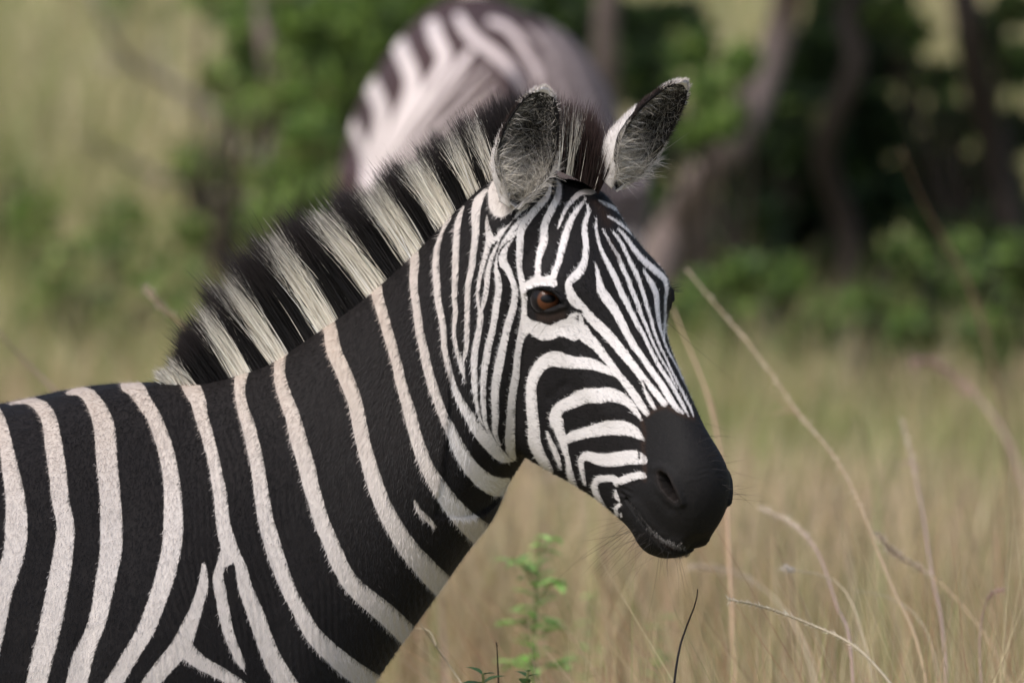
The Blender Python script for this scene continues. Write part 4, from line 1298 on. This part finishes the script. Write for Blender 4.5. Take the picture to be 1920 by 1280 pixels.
shrub('leafy_shrub', [(430, 5, 62), (465, 45, 56), (400, -20, 62), (450, 100, 42), (480, 130, 50)], 39, 454, 'small green shrub crown beside the thin lilac grey trunk', (4, 3, 0.6, 0.8), group=G_TH)
shrub('leafy_shrub', [(580, 260, 59), (560, 330, 65), (600, 380, 68), (530, 410, 54), (575, 440, 59), (540, 180, 49)], 35, 1300, 'green bush below the lilac grey trunk next to the mane', (4, 2, 0.2, 2.5), group=G_TH)
shrub('leafy_shrub', [(390, 335, 54), (420, 310, 48), (345, 300, 48), (400, 370, 51)], 40, 210, 'little green bush at the foot of the fallen grey branch', (4, 3, .2, 3), group='scattered low bushes')
shrub('leafy_shrub', [(10, 370, 71), (45, 420, 71), (0, 450, 82), (70, 400, 51)], 39, 252, 'round dark green bush at the grassland edge of the picture', (4, 3, .2, 3), group='scattered low bushes')
shrub('leafy_shrub', [(200, 10, 54), (230, -10, 48), (295, 95, 38), (310, 30, 32)], 48, 300, 'far small green bush on the pale rise', (3, 4, 0.5, 1), group='scattered low bushes')
shrub('leafy_shrub', [(330, 540, 72), (360, 580, 65), (260, 500, 61), (150, 480, 61), (110, 520, 54), (200, 600, 72)], 36, 315, 'low green weed bush behind the withers', (3, 3, .1, 4), size=.026, group='scattered low bushes')


shrub('leafy_shrub', [(120, 560, 70), (220, 430, 70), (60, 620, 60), (300, 640, 60), (200, 680, 50)], 37, 400, 'wide loose green scrub on the grass behind the back', (3, 2.5, .1, 4), .028, group='scattered low bushes')
shrub('leafy_shrub', [(470, 210, 60), (420, 150, 50), (500, 330, 60), (470, 430, 60), (350, 430, 50)], 38, 400, 'open sprays of small leaves between the fallen branches', (4, 2, .2, 3), .026, group='scattered low bushes')
shrub('leafy_shrub', [(1700, 60, 46), (1840, 60, 50), (1900, 120, 50), (1760, 150, 40), (1660, 20, 40), (1900, 20, 40)], 38.2, 1300, 'hanging olive leaves across the pale gaps of the thicket', (.8, 2, 3, 1), .032, group=G_TH)
shrub('leafy_shrub', [(1560, 600, 60), (1640, 580, 60), (1500, 640, 50), (1720, 620, 60), (1850, 640, 60)], 34.6, 900, 'low spreading green undergrowth edging the thicket', (2, 3, 1, 2), .026, group=G_TH)


def dead_branch(main, twigs, dist, label, r0=.017):
    y = dist - 18
    pts = [P(a, b, y + .25 * math.sin(i)) for i, (a, b) in enumerate(main)]
    root = empty('fallen_branch', (pts[0][0], pts[0][1], float(ground_z(pts[0][0], pts[0][1]))), label, 'branch', 'fallen dead branches')
    v, f = tube(pts, np.linspace(r0, r0 * .4, len(pts)), 10)
    link('limb', mesh_from('limb', v, f, DRYWOOD), root)
    for i, tw in enumerate(twigs):
        p = [P(a, b, y + .25 * math.sin(i) + .05 * k) for k, (a, b) in enumerate(tw)]
        v, f = tube(p, np.linspace(r0 * .45, r0 * .12, len(p)), 7)
        link('twig', mesh_from('twig', v, f, DRYWOOD), root)
    return root


dead_branch([(470, 330), (440, 240), (330, 165), (250, 120), (205, 60), (180, 0), (165, -40)], [[(330, 165), (300, 110), (290, 60)], [(440, 240), (380, 230), (310, 190)], [(250, 120), (200, 120), (170, 90)]], 41, 'long grey fallen branch slanting up across the pale grass')
dead_branch([(520, 380), (420, 372), (300, 330), (210, 290), (160, 262)], [[(300, 330), (270, 380), (240, 400)], [(420, 372), (400, 300), (420, 260)]], 40, 'lower brown grey fallen branch lying near the little bush', .015)
dead_branch([(545, 420), (520, 340), (545, 260), (560, 200)], [[(520, 340), (500, 300), (505, 260)]], 36, 'short curved grey snag standing among green leaves', .014)

# ---------------------------------------------------------------- the blurred zebra behind, walking away with its head down
Z2_DIST = 28.0
z2o = P(935, 700, Z2_DIST - 18); z2o[2] = 0.0
Z2_YAW = R(90 + 3)
c2, s2 = math.cos(Z2_YAW), math.sin(Z2_YAW)
M2 = np.array([[c2, s2, 0], [-s2, c2, 0], [0, 0, 1.0]])           # rows: forward, left, up


def z2w(p): return np.asarray(p) @ M2 + z2o


def s2c(x, top, bot, w, nar=.1, sq=.8): return (z2w((x, 0, top)), z2w((x, 0, bot)), w, nar, sq)


z2_secs = [s2c(-.10, .98, .90, .04), s2c(-.085, 1.10, .72, .15, .0), s2c(-.03, 1.20, .62, .225, .02), s2c(.08, 1.268, .57, .268, .05), s2c(.22, 1.278, .55, .278, .08), s2c(.42, 1.245, .53, .275, .05),
           s2c(.65, 1.215, .52, .275, .05), s2c(.85, 1.23, .53, .285, .1), s2c(1.0, 1.27, .58, .24, .2), (z2w((1.13, 0, 1.20)), z2w((1.24, 0, .66)), .18, .2, .85), (z2w((1.26, 0, 1.05)), z2w((1.36, 0, .66)), .13, .2, .85),
           (z2w((1.42, 0, .86)), z2w((1.36, 0, .56)), .10, .2, .85), (z2w((1.56, 0, .70)), z2w((1.42, 0, .44)), .085, .2, .85), (z2w((1.64, 0, .60)), z2w((1.50, 0, .36)), .07, .2, .85)]
shells = [closed_loft(trunk_rings(z2_secs, 40, 80))]
r2 = head_rings(50, 28)
hf2 = np.array([M2[0] * .45 - np.array([0, 0, .893]), M2[0] * .893 + np.array([0, 0, .45]), M2[1]])
ho2 = z2w((1.60, 0, .66))
shells.append(closed_loft((r2.reshape(-1, 3) @ hf2 + ho2).reshape(r2.shape)))
for yy in (-.14, .14):
    for (bx, bz, (rel, rad)) in ((1.02, .80, FORE), (.10, .965, HIND)):
        pts = [z2w((bx + a, yy + b, max(bz + c, .03))) for a, b, c in rel]
        shells.append(tube(pts, rad, 14))
shells.append(tube([z2w((-.06, 0, 1.17)), z2w((-.13, 0, 1.08)), z2w((-.14, 0, .88)), z2w((-.13, 0, .70))], [.036, .032, .024, .016], 10))
m2 = union_remesh(shells, .009)
v2 = smooth_co(get_co(m2), edges_of(m2), 5); set_co(m2, v2)
n2 = get_no(m2)
Z2_WHITE = [
 [(656,203,16),(663,233,24),(676,262,24),(684,292,22),(688,322,20),(690,380,18)],
 [(684,124,30),(699,161,40),(714,195,38),(714,225,34),(702,262,30),(691,300,26),(684,340,24)],
 [(747,75,36),(762,112,40),(774,150,38),(766,180,34),(747,217,28),(729,255,26),(710,296,22),(700,340,20)],
 [(811,41,34),(822,75,38),(834,101,34),(819,135,28),(796,172,24),(770,214,22),(747,255,20),(721,300,18),(700,350,16)],
 [(879,94,22),(860,124,26),(837,157,22),(807,195,20),(777,240,18),(747,285,16),(710,350,16)],
 [(916,116,10),(882,150,15),(845,191,15),(807,232,15),(770,277,15),(730,340,15)], [(927,142,10),(890,176,15),(852,210,15),(815,244,15),(760,320,15)], [(938,165,10),(897,195,14),(860,228,14),(825,265,14),(780,330,14)],
 [(950,190,12),(910,220,16),(870,260,16),(820,330,16)], [(860,26,24),(879,56,30),(909,82,30),(935,101,30),(957,124,28),(976,150,22),(985,200,18),(960,260,18)],
 [(920,34,20),(950,45,22),(972,71,22),(991,101,22),(1006,131,20),(1020,180,20),(1020,260,18)], [(985,45,12),(1015,75,16),(1040,120,18),(1060,180,18),(1070,260,16)], [(1025,60,10),(1055,90,14),(1085,140,16),(1105,200,16),(1115,280,14)],
]
p2 = pix(v2)
sd2 = np.full(len(v2), -6.0)
for ln2 in Z2_WHITE: sd2 = np.maximum(sd2, seg_dist(p2, refine([(a, b + 6, c * (.74 if c > 18 else .5)) for a, b, c in ln2])))
loc2 = (v2 - z2o) @ M2.T
sd2 = np.where(p2[:, 0] > 1015, np.clip(sd2 * .12, -.5, .3) - .2, sd2)  # right flank greyed, standing in for shade and thin blurred stripes
hid = ((n2 @ FWD) > .05) | (p2[:, 1] > 430)
ph = (loc2[:, 0] + .5 * np.abs(loc2[:, 1]) * (loc2[:, 0] < .3) + .03 * np.sin(loc2[:, 2] * 9)) / .075
ph2 = (loc2[:, 2] + .02 * np.sin(loc2[:, 0] * 20) + .25 * np.clip(loc2[:, 0], -.2, .5)) / np.where(loc2[:, 2] > .6, .075, .055)
an = np.where((loc2[:, 2] > .62) & (loc2[:, 0] > .45), (.24 - np.abs(ph - np.floor(ph) - .5)) * 60, (.24 - np.abs(ph2 - np.floor(ph2) - .5)) * 50)
sd2 = np.where(hid, an, sd2)
z0 = np.zeros(len(v2))
for anm, arr in (('sd', sd2), ('stain_shade', .25 + .6 * smooth01((p2[:, 0] - 760) / 250)), ('skin', z0), ('brown', z0)):  # white dulled towards the right: paints the shaded side of the rump
    a = m2.attributes.new(anm, 'FLOAT', 'POINT'); a.data.foreach_set('value', np.asarray(arr, np.float32))
m2.materials.append(HIDE_BROWN)
m2.polygons.foreach_set('use_smooth', np.ones(len(m2.polygons), dtype=bool))
z2root = empty('zebra', z2o, 'zebra seen from behind, only its round striped rump showing beyond the mane', 'zebra')
link('body', m2, z2root)
n = 500
tr = np.tile(z2w((-.135, 0, .74)), (n, 1)) + rng.normal(0, .008, (n, 3))
hair_object('tail_tuft', [ribbons(tr, rng.normal(0, .08, (n, 3)) + np.array([0, 0, -1]), rng.uniform(.15, .34, n), np.full(n, .002), jit((.014, .012, .012), n, .4), 4)], z2root)
n = 2500
mt = rng.random(n)
mr = z2w(np.stack([np.interp(mt, [0, .3, .6, 1], [1.0, 1.26, 1.42, 1.60]), rng.normal(0, .012, n), np.interp(mt, [0, .3, .6, 1], [1.27, 1.05, .86, .66]) - .01], 1))
mc = np.where((np.sin(mt * 60) > .1)[:, None], jit((.5, .46, .4), n, .1), jit((.02, .016, .016), n, .3))
hair_object('mane', [ribbons(mr, np.tile(M2[0] * .6 + [0, 0, .8], (n, 1)) + rng.normal(0, .12, (n, 3)), rng.uniform(.06, .10, n), np.full(n, .002), mc, 3)], z2root)
for sx in (-.075, .075):
    eb = ho2 + np.array([.0, sx * .8, 0]) @ np.array([hf2[0], M2[1], hf2[1]])
    et = eb + M2[1] * sx * 1.0 - hf2[0] * .13 + hf2[1] * .05
    v, f, ring, info = ear_mesh(dict(base=eb, tip=et, face=hf2[1] + M2[1] * sx * 4, half=.036, spread=1., curl=1.3))
    sv = ear_pigment(ring, info, True)
    me = mesh_from('ear', v, f, HIDE, True, {'sd': sv, 'stain_shade': sv * 0 + .2, 'skin': sv * 0, 'brown': sv * 0})
    link('ear', me, z2root)
for yy in (-.14, .14):
    for bx, rel in ((1.02, FORE[0]), (.10, HIND[0])):
        w_ = z2w((bx + rel[-1][0], yy, 0)); hoof(w_[0], w_[1], z2root)

# ---------------------------------------------------------------- single stalks, weeds and twigs near the zebra
STALK_MATS = {k: simple_mat('stalk_' + k, c, .7, .2, [x * .75 for x in c], 60) for k, c in dict(tan=(.36, .27, .17), orange=(.40, .28, .18), pale=(.46, .39, .28), pink=(.36, .26, .22), brown=(.13, .08, .05), dark=(.045, .035, .03), green=(.24, .26, .11)).items()}
SEED = attr_mat('seed_head', rough=.8, spec=.1, trans=.5)


def stalk(px, dist, r, mat, label, seeds=None, name='grass_stalk', cat='grass stalk', seed_col=(.72, .60, .48), blade=None, root_dx=0.0):
    """One tall stem that follows the photo's line, rooted in the ground below it. seeds = fraction of the line from the tip that carries a seed head."""
    d0, d1 = dist if isinstance(dist, tuple) else (dist, dist)
    yy = np.linspace(d0, d1, len(px)) - 18; y = yy[0]
    pts = [P(a, b, yy[i] + .06 * math.sin(i * .9)) for i, (a, b) in enumerate(px)]
    last = pts[-1]; d = pts[-1] - pts[-2]
    base = np.array([last[0] + d[0] * 1.6 + root_dx, last[1], 0.0]); base[2] = float(ground_z(base[0], base[1])) - .01
    mid_ = last * .5 + base * .5 + np.array([d[0] * .5, 0, 0])
    allp = pts + [mid_, base]
    root = empty(name, base, label, cat, 'tall stalks standing beside and behind the zebra')
    rad = np.interp(np.linspace(0, 1, len(allp)), [0, .3, 1], [r * .45, r * .8, r * 1.3])
    v, f = tube(allp, rad, 7)
    link('stem', mesh_from('stem', v, f, STALK_MATS[mat]), root)
    if seeds:
        A = np.array(pts); t = chord(A); n = int(260 * seeds[1])
        tt = rng.uniform(0, t[-1] * seeds[0], n)
        c = spline(t, A, tt); dd = spline(t, A, np.clip(tt - .01, 0, None)) - c + rng.normal(0, .002, (n, 3)) + 1e-6
        dd /= np.linalg.norm(dd, axis=1)[:, None]
        dd = dd + rng.normal(0, .33, (n, 3))
        v, f, cc = ribbons(c, dd, rng.uniform(.006, .014, n) * seeds[2], rng.uniform(.0012, .0024, n) * seeds[2], jit(seed_col, n, .2), 2)
        tag(link('seed_head', mesh_from('seed_head', v, f, SEED, False, {'col': cc}), root), kind='stuff')
    if blade:
        for bpx in blade:
            q = np.array([P(a, b, y + .02) for a, b in bpx])
            v, f = tube(q, np.linspace(r * 1.4, r * .3, len(q)), 5, .25)
            link('blade', mesh_from('blade', v, f, STALK_MATS[mat]), root)
    return root


stalk([(1262, 578), (1290, 648), (1320, 722), (1348, 830), (1362, 930), (1369, 1080), (1377, 1280)], (21.6, 20.4), .0028, 'orange', 'thick orange tan stalk rising close behind the black muzzle', blade=[[(1369, 1080), (1352, 900), (1335, 760), (1312, 700)]])
stalk([(1288, 506), (1345, 575), (1425, 672), (1500, 778), (1560, 850), (1620, 965), (1682, 1120), (1735, 1270)], (21.8, 19.3), .0021, 'tan', 'longest tan stalk leaning over in a straight slant beyond the muzzle', seeds=(.75, 2.0, .9), blade=[[(1505, 785), (1475, 760), (1440, 728)], [(1490, 768), (1465, 772), (1445, 780)]])
stalk([(1366, 1124), (1440, 1140), (1515, 1168), (1585, 1200), (1640, 1246), (1690, 1310)], 18.5, .0022, 'pale', 'sharp arching stalk with a pale braided seed spike', seeds=(.7, 1.6, .75), seed_col=(.80, .70, .56))
stalk([(1308, 1104), (1300, 1142), (1284, 1182), (1272, 1225), (1263, 1290)], 18.15, .0016, 'dark', 'thin bare black twig standing alone below the chin', name='bare_twig', cat='twig')
stalk([(1690, 785), (1708, 850), (1722, 920), (1735, 990), (1752, 1100), (1775, 1290)], (22, 20), .0022, 'pink', 'thin upright pinkish stalk with a nodding floret', seeds=(.3, .5, 1), blade=[[(1722, 880), (1700, 865), (1680, 880)]])
stalk([(1646, 1002), (1690, 1044), (1735, 1072), (1800, 1130), (1870, 1230), (1900, 1300)], 20.2, .0020, 'tan', 'bent stalk with a feathery flower head drooping over dry stems', seeds=(.35, 1.2, 1.2))
stalk([(1425, 952), (1490, 985), (1540, 1050), (1575, 1150), (1600, 1290)], (21, 19.4), .0020, 'pink', 'mauve arching stalk hanging back towards the muzzle', seeds=(.4, 1.0, 1.1))
stalk([(274, 538), (308, 578), (345, 612), (420, 700), (470, 800)], 21.2, .0030, 'orange', 'orange stalk tip poking up behind the mane', seeds=(.3, .6, 1.2))
stalk([(-6, 618), (45, 676), (102, 732), (170, 830), (220, 950)], 22, .0030, 'pink', 'pinkish stalk leaning behind the striped back')
stalk([(784, 1163), (818, 1212), (866, 1282), (880, 1310)], 18.7, .0014, 'pale', 'fine pale straw at the foot of the striped chest', blade=[[(818, 1212), (800, 1180), (778, 1178)]])
stalk([(1610, 770), (1632, 860), (1646, 960), (1655, 1100), (1662, 1290)], 24, .0040, 'green', 'straight pale green stem behind the slanting stalks')
stalk([(1296, 1062), (1380, 1075), (1450, 1120), (1500, 1190), (1530, 1290)], 21.2, .0024, 'pale', 'pale blurred stalk arching low under the chin', seeds=(.4, .9, 1.2))
stalk([(1470, 1064), (1500, 1070), (1560, 1085), (1605, 1150), (1640, 1290)], 19.6, .0014, 'pale', 'slender stem tipped with a small white spikelet', seeds=(.16, .7, .9), seed_col=(.7, .64, .58))
stalk([(1715, 682), (1745, 678), (1795, 712), (1850, 765), (1900, 850), (1930, 950)], 25, .0034, 'pink', 'pink plumed stalk drooping before the pale shrub', seeds=(.4, 1.4, 2.0), seed_col=(.5, .36, .30))
stalk([(1600, 1108), (1640, 1112), (1690, 1130), (1740, 1190), (1760, 1300)], 19.8, .0013, 'pale', 'short curved straw with one pale needle tip')
stalk([(1880, 1105), (1850, 1125), (1838, 1180), (1842, 1300)], 19.4, .0016, 'pink', 'reddish curled stalk among the dry stems', seeds=(.3, .5, .9), seed_col=(.5, .36, .3))
stalk([(1450, 1010), (1500, 1120), (1530, 1200), (1545, 1300)], 19.9, .0020, 'tan', 'stiff tan stem crossing the braided seed spike')
stalk([(800, 1040), (822, 1110), (830, 1200), (838, 1300)], 23, .0026, 'pink', 'blurred pinkish stem between chest and green weed')
stalk([(1120, 1000), (1135, 1090), (1140, 1180), (1150, 1300)], 23.5, .0026, 'tan', 'blurred tan stem between green weed and black twig')
stalk([(1790, 900), (1820, 1010), (1850, 1120), (1890, 1290)], 22.6, .0026, 'tan', 'plain tan stem parallel to the picture edge stalks')
stalk([(1560, 910), (1585, 1010), (1600, 1100), (1625, 1290)], 23.2, .0026, 'pale', 'upright faded stem midway along the slanting stalk')
stalk([(1840, 560), (1856, 640), (1868, 760), (1880, 950)], 26.5, .0034, 'green', 'tall greenish stem in front of the pale shrub')
stalk([(1690, 280), (1740, 400), (1800, 500), (1850, 640), (1880, 800)], 26, .0036, 'brown', 'reddish dry stem slanting down across the dark thicket')


def weed(stem_px, dist, pairs, label, size=.020, colr=(.16, .30, .07), twigs=()):
    y = dist - 18
    pts = [P(a, b, y + .02 * math.sin(i)) for i, (a, b) in enumerate(stem_px)]
    base = np.array([pts[-1][0], pts[-1][1], float(ground_z(pts[-1][0], pts[-1][1])) - .01])
    allp = pts + [base * .5 + pts[-1] * .5 + [.01, 0, 0], base]
    root = empty('green_weed', base, label, 'weed', 'green weeds among the dry grass')
    v, f = tube(allp, np.linspace(.0015, .005, len(allp)), 7)
    link('stem', mesh_from('stem', v, f, STALK_MATS['green']), root)
    A = np.array(pts); t = chord(A)
    cand = []
    for k in range(pairs):
        c = spline(t, A, np.array([t[-1] * (k + .3) / pairs]))[0]
        a0 = rng.uniform(0, np.pi)
        for s in (0, np.pi):
            az = a0 + s + rng.normal(0, .3)
            d = np.array([math.cos(az), math.sin(az) * .8, rng.uniform(.05, .7)]); d /= np.linalg.norm(d)
            L = size * rng.uniform(.6, 1.3) * (.6 + .7 * (k + 1) / pairs)
            cand.append((c, d, L))
    for (a, b, dx, dy, L) in twigs:
        p0 = P(a, b, y); p1 = P(a + dx, b + dy, y + rng.normal(0, .02))
        v, f = tube([p0, (p0 + p1) / 2 + [0, 0, .004], p1], [.0022, .0016, .001], 6)
        br = link('side_stem', mesh_from('side_stem', v, f, STALK_MATS['green']), root)
        for q in range(5):
            w = rng.uniform(.35, 1); az = rng.uniform(0, 2 * np.pi)
            d = np.array([math.cos(az), math.sin(az) * .8, rng.uniform(-.2, .7)])
            cand.append((p0 * (1 - w) + p1 * w, d / np.linalg.norm(d), size * L))
    for c, d, L in cand:
        sdv = np.cross(d, [0, 0, 1.0]); sdv /= np.linalg.norm(sdv) + 1e-9
        up = np.cross(sdv, d)
        tt = np.linspace(0, 1, 6)[:, None]
        wv = (np.sin(np.pi * np.clip(tt, .02, 1) ** .8) * .26 * L)
        mid_ = c + d * L * tt + up * (-.25 * L * tt ** 2)
        vv = np.concatenate([mid_ - sdv * wv + up * wv * .35, mid_, mid_ + sdv * wv + up * wv * .35])
        ff = [[i, i + 1, 7 + i, 6 + i] for i in range(5)] + [[6 + i, 7 + i, 13 + i, 12 + i] for i in range(5)]
        cl = np.tile(jit(colr, 1, .22), (18, 1))
        link('leaf', mesh_from('leaf', vv, ff, LEAF, True, {'col': cl}), root)
    return root


weed([(1012, 1000), (1008, 1060), (1004, 1130), (1002, 1210), (1000, 1290)], 20.8, 15, 'leafy green weed with opposite leaves standing before tan grass', .036, (.26, .43, .13),
     twigs=[(1004, 1080, -48, -32, .9), (1004, 1130, 50, -50, 1.), (1002, 1180, -50, -14, 1.), (1002, 1200, 56, -34, 1.), (1003, 1105, -30, -60, .8), (1002, 1240, -46, 10, 1.1), (1001, 1250, 52, 0, 1.1), (1006, 1060, 30, -56, .8)])
weed([(905, 1262), (906, 1276), (908, 1300)], 18.3, 2, 'sharp dark green sprig at the picture foot beside the chest', .024, (.075, .14, .05))
weed([(990, 1258), (988, 1272), (985, 1300)], 18.4, 3, 'second sharp dark sprig below the tall leafy weed', .020, (.075, .14, .05))
weed([(1110, 1110), (1105, 1180), (1100, 1290)], 22.5, 7, 'blurred low green weed between the leafy weed and the black twig', .032, (.22, .36, .11))
weed([(1240, 1150), (1236, 1210), (1230, 1290)], 22, 6, 'blurred green weed behind the black twig', .030, (.22, .36, .11))
stalk([(931, 1205), (933, 1235), (935, 1290)], 18.4, .0013, 'dark', 'tiny dark stem with a bud between the two dark sprigs', name='bare_twig', cat='twig', seeds=(.2, .08, .5), seed_col=(.08, .05, .04))
